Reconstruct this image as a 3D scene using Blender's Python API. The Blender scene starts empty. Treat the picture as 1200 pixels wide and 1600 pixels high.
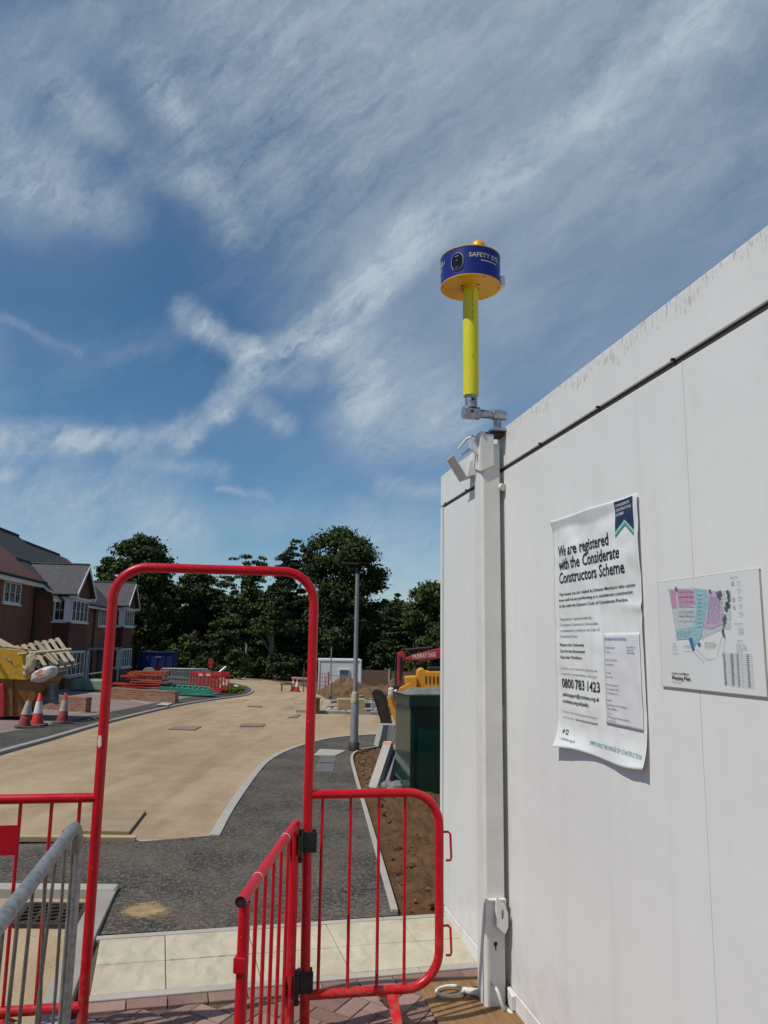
import bpy, bmesh, math, random
import numpy as np
from mathutils import Vector, Matrix
R = math.radians
scene = bpy.context.scene
COL = scene.collection

# ------------------------------------------------------------------ camera
CAM_H = 1.7
PITCH, ROLL = R(9.65), R(0.82)
FOC = 1200.0                                   # focal length in pixels of the 1200x1600 photograph
fw = Vector((0, math.cos(PITCH), math.sin(PITCH)))
rt0 = Vector((1, 0, 0)); up0 = rt0.cross(fw)
rt = math.cos(ROLL) * rt0 + math.sin(ROLL) * up0
up = math.cos(ROLL) * up0 - math.sin(ROLL) * rt0
CAM = Vector((0, 0, CAM_H))
cd = bpy.data.cameras.new("camera")
cam = bpy.data.objects.new("camera", cd); COL.objects.link(cam)
cd.sensor_fit = 'VERTICAL'; cd.sensor_height = 36; cd.lens = 27.0
cd.clip_start = 0.05; cd.clip_end = 3000
m3 = Matrix((rt, up, -fw)).transposed()
cam.matrix_world = Matrix.Translation(CAM) @ m3.to_4x4()
scene.camera = cam

# ------------------------------------------------------------------ exposure, sun, sky
scene.view_settings.view_transform = 'Standard'
scene.view_settings.look = 'None'
scene.view_settings.exposure = 0.0
scene.view_settings.gamma = 1.0
SUN_AZ, SUN_EL = R(240), R(57)
sd = bpy.data.lights.new("sun", 'SUN'); sd.energy = 3.7; sd.angle = R(0.53); sd.color = (1.0, 0.945, 0.86)
sun = bpy.data.objects.new("sun", sd); COL.objects.link(sun)
to_sun = Vector((math.sin(SUN_AZ) * math.cos(SUN_EL), math.cos(SUN_AZ) * math.cos(SUN_EL), math.sin(SUN_EL)))
sun.rotation_euler = (-to_sun).to_track_quat('-Z', 'Y').to_euler()

def ray(x, y):
    return (fw * FOC + rt * (x - 600) + up * (800 - y)).normalized()

world = bpy.data.worlds.new("World"); scene.world = world; world.use_nodes = True
def build_world():
    nt = world.node_tree; N = nt.nodes; L = nt.links
    N.clear()
    out = N.new('ShaderNodeOutputWorld'); bg = N.new('ShaderNodeBackground')
    sky = N.new('ShaderNodeTexSky'); sky.sky_type = 'NISHITA'; sky.sun_disc = False
    sky.sun_elevation = SUN_EL; sky.sun_rotation = SUN_AZ; sky.altitude = 100
    sky.air_density = 0.9; sky.dust_density = 0.25; sky.ozone_density = 3.0
    tc = N.new('ShaderNodeTexCoord')
    def vm(op, a, b=None, s=None):
        n = N.new('ShaderNodeVectorMath'); n.operation = op
        for i, v in enumerate((a, b)):
            if v is None: continue
            if hasattr(v, 'links'): L.new(v, n.inputs[i])
            else: n.inputs[i].default_value = v
        if s is not None:
            if hasattr(s, 'links'): L.new(s, n.inputs['Scale'])
            else: n.inputs['Scale'].default_value = s
        return n.outputs['Value'] if op in ('DOT_PRODUCT', 'DISTANCE', 'LENGTH') else n.outputs['Vector']
    def mt(op, a, b=None, clamp=False):
        n = N.new('ShaderNodeMath'); n.operation = op; n.use_clamp = clamp
        for i, v in enumerate((a, b)):
            if v is None: continue
            if hasattr(v, 'links'): L.new(v, n.inputs[i])
            else: n.inputs[i].default_value = v
        return n.outputs[0]
    def noise(vec, scale, detail=4, rough=.55, dist=0):
        n = N.new('ShaderNodeTexNoise'); n.inputs['Scale'].default_value = scale
        n.inputs['Detail'].default_value = detail; n.inputs['Roughness'].default_value = rough
        n.inputs['Distortion'].default_value = dist
        L.new(vec, n.inputs['Vector']); return n
    P = vm('NORMALIZE', tc.outputs['Generated'])
    w1 = vm('SUBTRACT', noise(P, 5, 3).outputs['Color'], (.5, .5, .5))
    w2 = vm('SUBTRACT', noise(P, 24, 5, .65).outputs['Color'], (.5, .5, .5))
    Q = vm('ADD', vm('ADD', P, vm('SCALE', w1, s=.028)), vm('SCALE', w2, s=.032))
    # cirrus bands: great-circle strokes (ends given as sky directions), width, weight
    S = [((-120, 700), (120, 690), 34, .55), ((100, 690), (290, 683), 22, .45), ((285, 685), (345, 640), 24, .5),
         ((345, 640), (395, 565), 26, .62), ((395, 562), (505, 520), 34, .66), ((500, 520), (575, 450), 40, .78),
         ((570, 455), (660, 365), 42, .62), ((655, 368), (790, 275), 44, .5), ((780, 282), (930, 168), 48, .40),
         ((920, 175), (1090, 40), 52, .34), ((1080, 48), (1260, -90), 60, .30),
         ((285, 500), (390, 546), 24, .46), ((285, 478), (330, 515), 20, .2),
         ((548, 540), (575, 620), 45, .4), ((570, 610), (560, 655), 55, .36), ((600, 560), (700, 640), 80, .3),
         ((405, 632), (450, 664), 20, .42), ((405, 590), (480, 585), 24, .32),
         ((-20, 150), (10, 260), 80, .28), ((-60, 240), (90, 290), 80, .22), ((60, 270), (180, 330), 45, .34),
         ((70, 70), (130, 170), 50, .3), ((140, 10), (250, 140), 40, .26), ((110, 150), (190, 220), 30, .24),
         ((250, 150), (300, 215), 30, .32), ((230, 270), (330, 290), 32, .26), ((325, 290), (365, 370), 24, .22), ((300, 190), (370, 260), 90, .22),
         ((400, 60), (470, 330), 150, .26), ((330, 0), (520, 120), 120, .2), ((560, -40), (640, 220), 170, .25),
         ((700, 20), (900, -40), 150, .24), ((900, 330), (1050, 260), 90, .16), ((820, 480), (900, 520), 110, .15), ((1000, 150), (1250, 200), 160, .2),
         ((-10, 500), (125, 556), 9, .17), ((170, 560), (225, 545), 14, .09),
         ((-60, 800), (260, 790), 55, .34), ((40, 770), (200, 760), 40, .25), ((200, 715), (350, 735), 18, .28), ((340, 764), (420, 779), 9, .28), ((-20, 745), (25, 740), 14, .4),
         ((250, 820), (560, 800), 30, .2), ((590, 690), (700, 660), 60, .35), ((600, 760), (690, 765), 18, .3), ((600, 860), (720, 880), 90, .4), ((-100, 880), (300, 850), 40, .3),
         ((-500, 300), (-200, 600), 140, .4), ((1500, 300), (1400, 700), 160, .3), ((1300, 900), (1700, 850), 90, .4)]
    tot = None
    for (a, b, r, w) in S:
        A = ray(*a); B = ray(*b); AB = B - A
        d = vm('SUBTRACT', Q, tuple(A))
        t = mt('MULTIPLY', vm('DOT_PRODUCT', d, tuple(AB / AB.length_squared)), 1.0, True)
        dist = vm('DISTANCE', d, vm('SCALE', tuple(AB), s=t))
        mr = N.new('ShaderNodeMapRange'); mr.interpolation_type = 'SMOOTHSTEP'
        L.new(dist, mr.inputs['Value']); mr.inputs['From Min'].default_value = r * 1.45 / 1200
        mr.inputs['From Max'].default_value = 0; mr.inputs['To Min'].default_value = 0; mr.inputs['To Max'].default_value = w
        # screen blend so overlaps stay soft
        if tot is None: tot = mr.outputs[0]
        else: tot = mt('SUBTRACT', mt('ADD', tot, mr.outputs[0]), mt('MULTIPLY', tot, mr.outputs[0]))
    # wispy break-up: fibres stretched along the main band
    ab = (ray(1100, 40) - ray(300, 690)).normalized()
    along = vm('DOT_PRODUCT', Q, tuple(ab))
    F = vm('SUBTRACT', Q, vm('SCALE', tuple(ab), s=mt('MULTIPLY', along, .72)))
    F2 = vm('SUBTRACT', Q, vm('SCALE', tuple(ab), s=mt('MULTIPLY', along, .86)))
    n1 = noise(F, 21, 8, .60, .3).outputs['Fac']; n2 = noise(F2, 60, 7, .7, .6).outputs['Fac']; n3 = noise(Q, 110, 5, .7, .4).outputs['Fac']
    nn = mt('ADD', mt('ADD', mt('MULTIPLY', n1, .52), mt('MULTIPLY', n2, .36)), mt('MULTIPLY', n3, .12))
    br = mt('MINIMUM', mt('MAXIMUM', mt('ADD', mt('MULTIPLY', mt('SUBTRACT', nn, .51), 4.8), .90), 0.0), 1.4)
    dens = mt('MULTIPLY', tot, br)
    veil = mt('MULTIPLY', mt('SUBTRACT', noise(F, 3.2, 9, .64, .5).outputs['Fac'], .51), .9, True)
    dens = mt('ADD', dens, veil, True)
    for (a, b, r, w) in [((950, -150), (1150, 420), 430, .27), ((420, -150), (720, 180), 400, .20), ((640, 500), (760, 640), 230, .16), ((0, 100), (60, 280), 200, .12)]:
        A = ray(*a); B = ray(*b); AB = B - A
        d = vm('SUBTRACT', Q, tuple(A)); t = mt('MULTIPLY', vm('DOT_PRODUCT', d, tuple(AB / AB.length_squared)), 1.0, True)
        mr = N.new('ShaderNodeMapRange'); mr.interpolation_type = 'SMOOTHERSTEP'; L.new(vm('DISTANCE', d, vm('SCALE', tuple(AB), s=t)), mr.inputs['Value'])
        mr.inputs['From Min'].default_value = r * 1.25 / 1200; mr.inputs['From Max'].default_value = 0; mr.inputs['To Min'].default_value = 0; mr.inputs['To Max'].default_value = w
        hz = mt('MULTIPLY', mr.outputs[0], mt('ADD', mt('MULTIPLY', n1, .8), .6))
        dens = mt('SUBTRACT', mt('ADD', dens, hz), mt('MULTIPLY', dens, hz))
    dens = mt('MINIMUM', dens, .93)
    sk = N.new('ShaderNodeMix'); sk.data_type = 'RGBA'; sk.blend_type = 'MIX'
    hs = N.new('ShaderNodeHueSaturation'); hs.inputs['Hue'].default_value = .492; hs.inputs['Saturation'].default_value = SKY_SAT; L.new(sky.outputs[0], hs.inputs['Color'])
    skys = vm('SCALE', hs.outputs[0], s=SKY_STRENGTH)
    L.new(dens, sk.inputs['Factor']); L.new(skys, sk.inputs[6]); sk.inputs[7].default_value = (.47, .545, .615, 1)
    L.new(sk.outputs[2], bg.inputs['Color']); bg.inputs['Strength'].default_value = 1.0
    L.new(bg.outputs[0], out.inputs[0])
SKY_SAT = 1.18
SKY_STRENGTH = 0.086
build_world()

# ------------------------------------------------------------------ terrain and helpers
GA, GB, Y0, SN, YF = -.03, -.03, 5.75, .035, 100.0
def gz(x, y):
    if y < Y0: return GA * Y0 + SN * (y - Y0) + GB * x
    if y > YF: return GA * YF + GB * x
    return GA * y + GB * x
def G(px, py, off=0.0):
    """ground point (raised by off) seen at a place of the photograph"""
    d = ray(px, py)
    t = (off - CAM_H) / (d.z - GA * d.y - GB * d.x); p = CAM + d * t
    if t > 0 and p.y >= Y0: return p
    t = (off + GA * Y0 - SN * Y0 - CAM_H) / (d.z - SN * d.y - GB * d.x)
    return CAM + d * t
def at_depth(px, py, Y):
    d = ray(px, py); return CAM + d * (Y / d.y)

class MB:
    def __init__(s): s.v = []; s.f = []; s.sm = []; s.marks = []
    def pieces(s, name, mat, parent):
        """every line of writing as a part of its own"""
        mk = s.marks + [(len(s.v), len(s.f))]
        for (v0, f0), (v1, f1) in zip(mk[:-1], mk[1:]):
            p = MB(); p.v = s.v[v0:v1]; p.f = [tuple(i - v0 for i in f) for f in s.f[f0:f1]]; p.sm = s.sm[f0:f1]
            if p.f: p.build(name, mat, parent)
    def add(s, vs, fs, smooth=False, M=None):
        b = len(s.v)
        for p in vs:
            p = Vector(p); s.v.append(tuple(M @ p) if M is not None else tuple(p))
        for f in fs: s.f.append(tuple(b + i for i in f)); s.sm.append(smooth)
        return s
    def box(s, c, d, M=None):
        x, y, z = c; a, b, h = d[0] / 2, d[1] / 2, d[2] / 2
        vs = [(x + i * a, y + j * b, z + k * h) for k in (-1, 1) for j in (-1, 1) for i in (-1, 1)]
        return s.add(vs, [(0, 2, 3, 1), (4, 5, 7, 6), (0, 1, 5, 4), (2, 6, 7, 3), (0, 4, 6, 2), (1, 3, 7, 5)], False, M)
    def bar(s, p, q, w, h, upv=(0, 0, 1)):
        p = Vector(p); q = Vector(q); d = (q - p); l = d.length; d.normalize()
        sx = d.cross(Vector(upv)); 
        if sx.length < 1e-4: sx = d.cross(Vector((1, 0, 0)))
        sx.normalize(); u = sx.cross(d)
        M = Matrix((d, sx, u)).transposed().to_4x4(); M.translation = (p + q) / 2
        return s.box((0, 0, 0), (l, w, h), M)
    def tube(s, pts, r, n=10, cap=True, closed=False):
        pts = [Vector(p) for p in pts]; m = len(pts); rs = r if hasattr(r, '__len__') else [r] * m
        vs = []; fs = []; prev = None
        for i in range(m):
            if closed: t = pts[(i + 1) % m] - pts[i - 1]
            else: t = pts[min(i + 1, m - 1)] - pts[max(i - 1, 0)]
            t.normalize()
            if prev is None:
                a = Vector((0, 0, 1)) if abs(t.z) < .9 else Vector((1, 0, 0))
                prev = (a - t * a.dot(t)).normalized()
            prev = (prev - t * prev.dot(t)).normalized(); b = t.cross(prev)
            for k in range(n):
                an = 2 * math.pi * k / n
                vs.append(pts[i] + (prev * math.cos(an) + b * math.sin(an)) * rs[i])
        rng = m if closed else m - 1
        for i in range(rng):
            j = (i + 1) % m
            for k in range(n):
                l = (k + 1) % n; fs.append((i * n + k, i * n + l, j * n + l, j * n + k))
        s.add(vs, fs, True)
        if cap and not closed:
            s.add(vs[:n], [tuple(range(n - 1, -1, -1))]); s.add(vs[-n:], [tuple(range(n))])
        return s
    def lathe(s, prof, n=24, c=(0, 0, 0), smooth=True):
        vs = []; fs = []
        for r, z in prof:
            for k in range(n):
                a = 2 * math.pi * k / n; vs.append((c[0] + r * math.cos(a), c[1] + r * math.sin(a), c[2] + z))
        for i in range(len(prof) - 1):
            for k in range(n):
                l = (k + 1) % n; fs.append((i * n + k, i * n + l, (i + 1) * n + l, (i + 1) * n + k))
        return s.add(vs, fs, smooth)
    def prism(s, pts, vec, M=None):
        n = len(pts); v = Vector(vec); a = [Vector(p) for p in pts]
        vs = a + [p + v for p in a]
        fs = [tuple(range(n - 1, -1, -1)), tuple(range(n, 2 * n))] + [(i, (i + 1) % n, n + (i + 1) % n, n + i) for i in range(n)]
        return s.add(vs, fs, False, M)
    def grid(s, fn, nu, nv, smooth=True):
        vs = [fn(i / nu, j / nv) for j in range(nv + 1) for i in range(nu + 1)]
        fs = [(j * (nu + 1) + i, j * (nu + 1) + i + 1, (j + 1) * (nu + 1) + i + 1, (j + 1) * (nu + 1) + i) for j in range(nv) for i in range(nu)]
        return s.add(vs, fs, smooth)
    def build(s, name, mat, parent=None, loc=None, rotz=0, bevel=0, fix=True, seg=2):
        me = bpy.data.meshes.new(name); me.from_pydata(s.v, [], s.f)
        me.polygons.foreach_set('use_smooth', s.sm)
        if fix:
            bm = bmesh.new(); bm.from_mesh(me); bmesh.ops.recalc_face_normals(bm, faces=bm.faces); bm.to_mesh(me); bm.free()
        for m in (mat if isinstance(mat, (list, tuple)) else [mat]): me.materials.append(m)
        o = bpy.data.objects.new(name, me); COL.objects.link(o)
        if parent: o.parent = parent
        if loc is not None: o.location = loc
        if rotz: o.rotation_euler = (0, 0, rotz)
        if bevel:
            b = o.modifiers.new('bevel', 'BEVEL'); b.width = bevel; b.segments = seg; b.limit_method = 'ANGLE'
        return o
def tag(o, label=None, cat=None, group=None, kind=None):
    if label: o['label'] = label
    if cat: o['category'] = cat
    if group: o['group'] = group
    if kind: o['kind'] = kind
    return o
def thing(name, label, cat, loc=(0, 0, 0), rotz=0, group=None):
    o = bpy.data.objects.new(name, None); COL.objects.link(o); o.empty_display_size = .2
    o.location = loc; o.rotation_euler = (0, 0, rotz); return tag(o, label, cat, group)
def copy_thing(root, loc, rot, label, group=None):
    def rec(o, par):
        c = o.copy(); COL.objects.link(c)
        if par: c.parent = par
        for ch in list(o.children): rec(ch, c)
        return c
    c = rec(root, None); c.location = loc
    c.rotation_euler = rot if hasattr(rot, '__len__') else (0, 0, rot)
    c['label'] = label
    if group: c['group'] = group
    return c
def arc(c, u, v, r, a0, a1, n=8):
    c = Vector(c); u = Vector(u); v = Vector(v)
    return [c + u * (r * math.cos(a0 + (a1 - a0) * i / n)) + v * (r * math.sin(a0 + (a1 - a0) * i / n)) for i in range(n + 1)]

# ------------------------------------------------------------------ materials
def srgb(r, g, b):
    f = lambda c: (c / 255 / 12.92) if c / 255 <= .04045 else ((c / 255 + .055) / 1.055) ** 2.4
    return (f(r), f(g), f(b))
class NT:
    def __init__(s, name):
        s.m = bpy.data.materials.new(name); s.m.use_nodes = True; s.t = s.m.node_tree; s.N = s.t.nodes; s.L = s.t.links
        s.b = s.N['Principled BSDF']; s.tc = s.N.new('ShaderNodeTexCoord').outputs['Object']
    def noise(s, scale, detail=4, rough=.55, vec=None, dist=0):
        n = s.N.new('ShaderNodeTexNoise'); n.inputs['Scale'].default_value = scale; n.inputs['Detail'].default_value = detail
        n.inputs['Roughness'].default_value = rough; n.inputs['Distortion'].default_value = dist
        s.L.new(vec or s.tc, n.inputs['Vector']); return n.outputs['Fac']
    def mapping(s, scale, rot=(0, 0, 0)):
        n = s.N.new('ShaderNodeMapping'); n.inputs['Scale'].default_value = scale; n.inputs['Rotation'].default_value = rot
        s.L.new(s.tc, n.inputs['Vector']); return n.outputs[0]
    def ramp(s, fac, stops):
        n = s.N.new('ShaderNodeValToRGB'); e = n.color_ramp.elements
        while len(e) < len(stops): e.new(.5)
        for i, (p, c) in enumerate(stops):
            e[i].position = p; e[i].color = tuple(c) + (1,) if hasattr(c, '__len__') else (c, c, c, 1)
        s.L.new(fac, n.inputs[0]); return n.outputs[0]
    def mix(s, fac, a, b, mode='MIX'):
        n = s.N.new('ShaderNodeMix'); n.data_type = 'RGBA'; n.blend_type = mode
        for sock, v in ((n.inputs['Factor'], fac), (n.inputs[6], a), (n.inputs[7], b)):
            if hasattr(v, 'links'): s.L.new(v, sock)
            elif hasattr(v, '__len__'): sock.default_value = tuple(v) + (1,)
            else: sock.default_value = v
        return n.outputs[2]
    def math(s, op, a, b=None, clamp=False):
        n = s.N.new('ShaderNodeMath'); n.operation = op; n.use_clamp = clamp
        for i, v in enumerate((a, b)):
            if v is None: continue
            if hasattr(v, 'links'): s.L.new(v, n.inputs[i])
            else: n.inputs[i].default_value = v
        return n.outputs[0]
    def xyz(s, vec=None):
        n = s.N.new('ShaderNodeSeparateXYZ'); s.L.new(vec or s.tc, n.inputs[0]); return n.outputs
    def col(s, c):
        if hasattr(c, 'links'): s.L.new(c, s.b.inputs['Base Color'])
        else: s.b.inputs['Base Color'].default_value = tuple(c) + (1,)
        return s
    def rough(s, r):
        if hasattr(r, 'links'): s.L.new(r, s.b.inputs['Roughness'])
        else: s.b.inputs['Roughness'].default_value = r
        return s
    def bump(s, h, strength=.3, dist=.01):
        n = s.N.new('ShaderNodeBump'); n.inputs['Strength'].default_value = strength; n.inputs['Distance'].default_value = dist
        s.L.new(h, n.inputs['Height']); s.L.new(n.outputs[0], s.b.inputs['Normal']); return s
    def set(s, **k):
        for a, v in k.items(): s.b.inputs[a.replace('_', ' ')].default_value = v
        return s
def mat(name, c, rough=.6, metal=0, var=.18, scale=4, bump=0, bscale=60, spec=.5, c2=None):
    n = NT(name); c = Vector(c)
    a = tuple(c * (1 - var)); b = tuple(c2) if c2 else tuple(c * (1 + var))
    f = n.noise(scale, 5, .6)
    n.col(n.ramp(f, [(.3, a), (.7, b)])).rough(rough)
    n.b.inputs['Metallic'].default_value = metal; n.b.inputs['Specular IOR Level'].default_value = spec
    if bump: n.bump(n.noise(bscale, 4), bump, .01)
    return n.m
M = {}
# ---- paints, metals, plastics
def red_paint(name, chip=None):
    n = NT(name); f = n.noise(9, 5)
    c = n.ramp(f, [(.3, (.43, .002, .010)), (.7, (.53, .003, .014))])
    sc = n.noise(55, 6, .7)                                # small scuffs where the coat is worn pale
    c = n.mix(n.ramp(sc, [(.63, 0.0), (.70, 0.6)]), c, (.46, .19, .17))
    c = n.mix(n.ramp(n.noise(17, 6, .75), [(.60, 0), (.76, .55)]), c, (.16, .012, .012))
    zz_ = n.xyz()['Z']; c = n.mix(n.math('MULTIPLY', n.ramp(n.math('DIVIDE', zz_, .6), [(0, .55), (1, 0)]), n.ramp(n.noise(22, 6, .7), [(.45, 0), (.65, 1)])), c, (.26, .17, .11))
    if chip:
        d = n.N.new('ShaderNodeVectorMath'); d.operation = 'SUBTRACT'; n.L.new(n.tc, d.inputs[0]); d.inputs[1].default_value = chip
        s = n.N.new('ShaderNodeVectorMath'); s.operation = 'MULTIPLY'; n.L.new(d.outputs[0], s.inputs[0]); s.inputs[1].default_value = (1.5, .6, .42)
        l = n.N.new('ShaderNodeVectorMath'); l.operation = 'LENGTH'; n.L.new(s.outputs[0], l.inputs[0])
        q = n.math('ADD', l.outputs['Value'], n.math('MULTIPLY', n.noise(40, 3), .02))
        c = n.mix(n.math('LESS_THAN', q, .0235), c, (.62, .55, .53))
    n.col(c).rough(n.ramp(f, [(.3, .30), (.8, .44)])).set(Specular_IOR_Level=.35); n.bump(n.noise(120, 2), .04, .002)
    return n.m
M['red'] = red_paint('red_paint')
M['red_arch'] = red_paint('red_paint_chipped', (-1.045, -.02, 1.37))
M['black_iron'] = mat('black_iron', (.012, .012, .013), .45, 0, .3, 20)
M['painted_bore'] = mat('bore_shade', (.02, .012, .012), .9)  # dark tone stands for the shade inside an open tube
def galv(name, a, b, rough=.45, metal=.75, scale=30):
    n = NT(name); v = n.N.new('ShaderNodeTexVoronoi'); v.inputs['Scale'].default_value = scale; n.L.new(n.tc, v.inputs['Vector'])
    f = n.math('ADD', n.math('MULTIPLY', v.outputs['Distance'], .6), n.math('MULTIPLY', n.noise(6, 5), .6))
    n.col(n.ramp(f, [(.25, a), (.75, b)])).rough(rough); n.b.inputs['Metallic'].default_value = metal
    return n.m
M['galv'] = galv('galvanised_steel', (.22, .235, .25), (.42, .44, .46))
M['galv_dull'] = galv('dull_galvanised_tube', (.19, .195, .20), (.33, .335, .335), .5, .6, 40)
M['rusty_wire'] = mat('weathered_wire', (.16, .14, .12), .6, .4, .35, 18)
M['lamp_steel'] = galv('lamp_post_steel', (.19, .195, .20), (.28, .29, .295), .55, .35, 25)
M['lamp_head'] = mat('lamp_head_grey', (.014, .015, .016), .9, spec=.1)
M['yellow'] = mat('yellow_plastic', (.68, .60, .015), .42, 0, .06, 6)
M['yellow_disc'] = mat('golden_yellow_plastic', (.68, .33, .006), .4, 0, .07, 6)
M['drum_blue'] = mat('blue_wrap', (.012, .022, .19), .35, 0, .12, 5)
M['letter_cream'] = mat('cream_lettering', (.62, .55, .36), .5, 0, .05)
M['lens_black'] = mat('glossy_black', (.006, .006, .008), .12)
M['grey_rim'] = mat('grey_rim', (.35, .35, .36), .4)
M['white_plastic'] = mat('white_plastic', (.7, .7, .7), .4, 0, .06)
# ---- cabin
def cabin_paint():
    n = NT('cabin_white_paint')
    base = n.ramp(n.noise(1.1, 5), [(.3, (.685, .684, .668)), (.7, (.735, .733, .715))])
    x = n.xyz()
    st = n.noise(1, 5, .65, n.mapping((9, 9, .55)))         # faint run-off streaks
    c = n.mix(n.ramp(st, [(.50, 0), (.8, .16)]), base, (.42, .405, .36))
    c = n.mix(n.ramp(n.noise(2.2, 7, .7), [(.50, 0), (.74, .22)]), c, (.46, .445, .41))
    scr = n.noise(1, 4, .6, n.mapping((90, 90, 3), (0, R(35), 0))); c = n.mix(n.ramp(scr, [(.70, 0), (.74, .35)]), c, (.46, .44, .40))
    # grime collected along the roof edge, its lower limit ragged
    z = x['Z']
    dz = n.math('SUBTRACT', 3.155, z)
    grime = n.noise(1, 6, .7, n.mapping((60, 60, 16)))
    lim = n.math('MULTIPLY', n.ramp(n.noise(1, 6, .65, n.mapping((2.4, 2.4, 1))), [(.38, 0), (.68, 1)]), .16)
    mask = n.math('MULTIPLY', n.math('LESS_THAN', dz, lim), n.ramp(grime, [(.50, 0), (.64, .55)]))
    c = n.mix(mask, c, (.22, .16, .10))
    # splash dirt near the foot
    ft = n.math('MULTIPLY', n.ramp(n.math('DIVIDE', z, .5), [(0, .5), (1, 0)]), n.ramp(n.noise(7, 6, .7), [(.45, 0), (.7, 1)]))
    c = n.mix(ft, c, (.36, .31, .24))
    sp = n.noise(75, 3, .6); c = n.mix(n.ramp(sp, [(.74, 0), (.79, .3)]), c, (.25, .2, .15))
    n.col(c).rough(.42); n.bump(n.noise(1.7, 3), .12, .06)
    return n.m
M['cabin'] = cabin_paint()
M['leg_paint'] = mat('leg_cream_paint', (.66, .645, .60), .45, 0, .07, 5, .08, 40)
M['seam'] = mat('dark_gap', (.03, .028, .024), .8)
M['seam_soft'] = mat('panel_joint', (.42, .43, .43), .6)
M['grey_leg'] = mat('inner_leg_grey', (.20, .20, .19), .5, .3)
M['rust_plate'] = mat('rusty_plate', (.07, .04, .025), .8, 0, .4, 30)
M['sleeve_white'] = mat('worn_white_rope', (.62, .60, .53), .7, 0, .15, 30)
# ---- print
M['vinyl'] = mat('white_vinyl', (.72, .735, .725), .38, 0, .02, 3)
M['ink'] = mat('black_ink', (.012, .014, .02), .5)
M['ink_grey'] = mat('grey_ink', (.11, .115, .13), .6)
M['ink_navy'] = mat('navy_ink', (.018, .028, .075), .45)
M['ink_teal'] = mat('teal_ink', (.05, .30, .25), .5)
M['ink_mint'] = mat('mint_ink', (.33, .62, .55), .5)
M['ink_blue'] = mat('blue_ink', (.03, .13, .36), .5)
M['sheet_blue'] = mat('pale_blue_sheet', (.66, .67, .69), .35, 0, .03)
M['plan_board'] = mat('plan_board', (.66, .67, .665), .3, 0, .02)
M['plan_edge'] = mat('plan_board_edge', (.36, .34, .30), .5)
def plan_ink(name, c):
    n = NT(name); f = n.noise(130, 2); n.col(n.ramp(f, [(.40, tuple(Vector(c) * .72)), (.62, c)])).rough(.4); return n.m
M['plan_pink'] = plan_ink('pink_plot', (.55, .30, .45)); M['plan_blue'] = plan_ink('cyan_plot', (.32, .52, .57))
M['plan_lilac'] = plan_ink('lilac_plot', (.53, .43, .57)); M['plan_dblue'] = plan_ink('blue_plot', (.04, .20, .38))
M['plan_green'] = plan_ink('dark_green_trees', (.12, .13, .13)); M['plan_pale'] = plan_ink('pale_plot', (.55, .60, .60))
# ---- ground
def sand():
    n = NT('dusty_sand_road')
    a = n.noise(.22, 5, .6, n.mapping((1, .45, 1), (0, 0, R(8))))
    b = n.noise(2.6, 6, .65); c = n.noise(45, 4, .7)
    tr = n.noise(1.0, 6, .62, n.mapping((1.5, .22, 1), (0, 0, R(14)), ), .4)
    f = n.math('ADD', n.math('MULTIPLY', a, .5), n.math('ADD', n.math('MULTIPLY', b, .28), n.math('MULTIPLY', c, .22)))
    base = n.ramp(f, [(.34, (.275, .200, .122)), (.5, (.39, .295, .188)), (.66, (.48, .38, .26))])
    base = n.mix(n.ramp(tr, [(.46, 0), (.68, .6)]), base, (.235, .165, .10))
    base = n.mix(n.ramp(n.noise(.9, 6, .7), [(.52, 0), (.74, .4)]), base, (.49, .385, .255))
    peb = n.noise(26, 3, .5); base = n.mix(n.ramp(n.noise(90, 2, .5), [(.66, 0), (.72, .7)]), base, (.46, .40, .31)); base = n.mix(n.ramp(peb, [(.68, 0), (.74, .7)]), base, (.15, .11, .07))
    n.col(base).rough(.95); n.b.inputs['Specular IOR Level'].default_value = .1
    n.bump(n.math('ADD', n.math('ADD', n.math('MULTIPLY', c, .5), b), n.math('MULTIPLY', tr, .8)), .6, .035); return n.m
M['sand'] = sand()
def asphalt(name, lo, mid, hi, dust, amt):
    n = NT(name)
    v = n.N.new('ShaderNodeTexVoronoi'); v.inputs['Scale'].default_value = 62; n.L.new(n.tc, v.inputs['Vector'])
    cell = n.xyz(v.outputs['Color'])['X']
    base = n.ramp(n.math('ADD', n.math('MULTIPLY', cell, .75), n.math('MULTIPLY', n.noise(30, 4), .35)), [(.2, lo), (.6, mid), (.93, hi)])
    d = n.noise(1.3, 6, .65, n.mapping((1, .8, 1), (0, 0, R(11))))
    base = n.mix(n.ramp(d, [(.42, 0), (.72, amt)]), base, dust)
    n.col(base).rough(.9); n.b.inputs['Specular IOR Level'].default_value = .25
    n.bump(v.outputs['Distance'], .7, .012); return n.m
M['asphalt'] = asphalt('open_textured_asphalt', (.028, .025, .022), (.068, .062, .054), (.165, .15, .128), (.18, .145, .10), .7)
M['asphalt_far'] = asphalt('smooth_asphalt', (.033, .031, .029), (.058, .054, .050), (.11, .10, .092), (.15, .13, .10), .6)
def soil(name, lo, mid, hi, sc=3):
    n = NT(name); f = n.math('ADD', n.math('MULTIPLY', n.noise(sc, 6, .7), .6), n.math('MULTIPLY', n.noise(sc * 14, 5, .7), .4))
    c = n.ramp(f, [(.3, lo), (.5, mid), (.7, hi)])
    p = n.noise(sc * 18, 2, .5); c = n.mix(n.ramp(p, [(.70, 0), (.74, .8)]), c, (.38, .31, .23))
    n.col(c).rough(.97); n.b.inputs['Specular IOR Level'].default_value = .1
    n.bump(f, .9, .06); return n.m
M['soil'] = soil('brown_soil', (.050, .026, .013), (.135, .072, .036), (.215, .128, .070), 4)
M['heap_soil'] = soil('dug_earth', (.075, .045, .025), (.155, .095, .052), (.25, .165, .095), 2.2)
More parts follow.
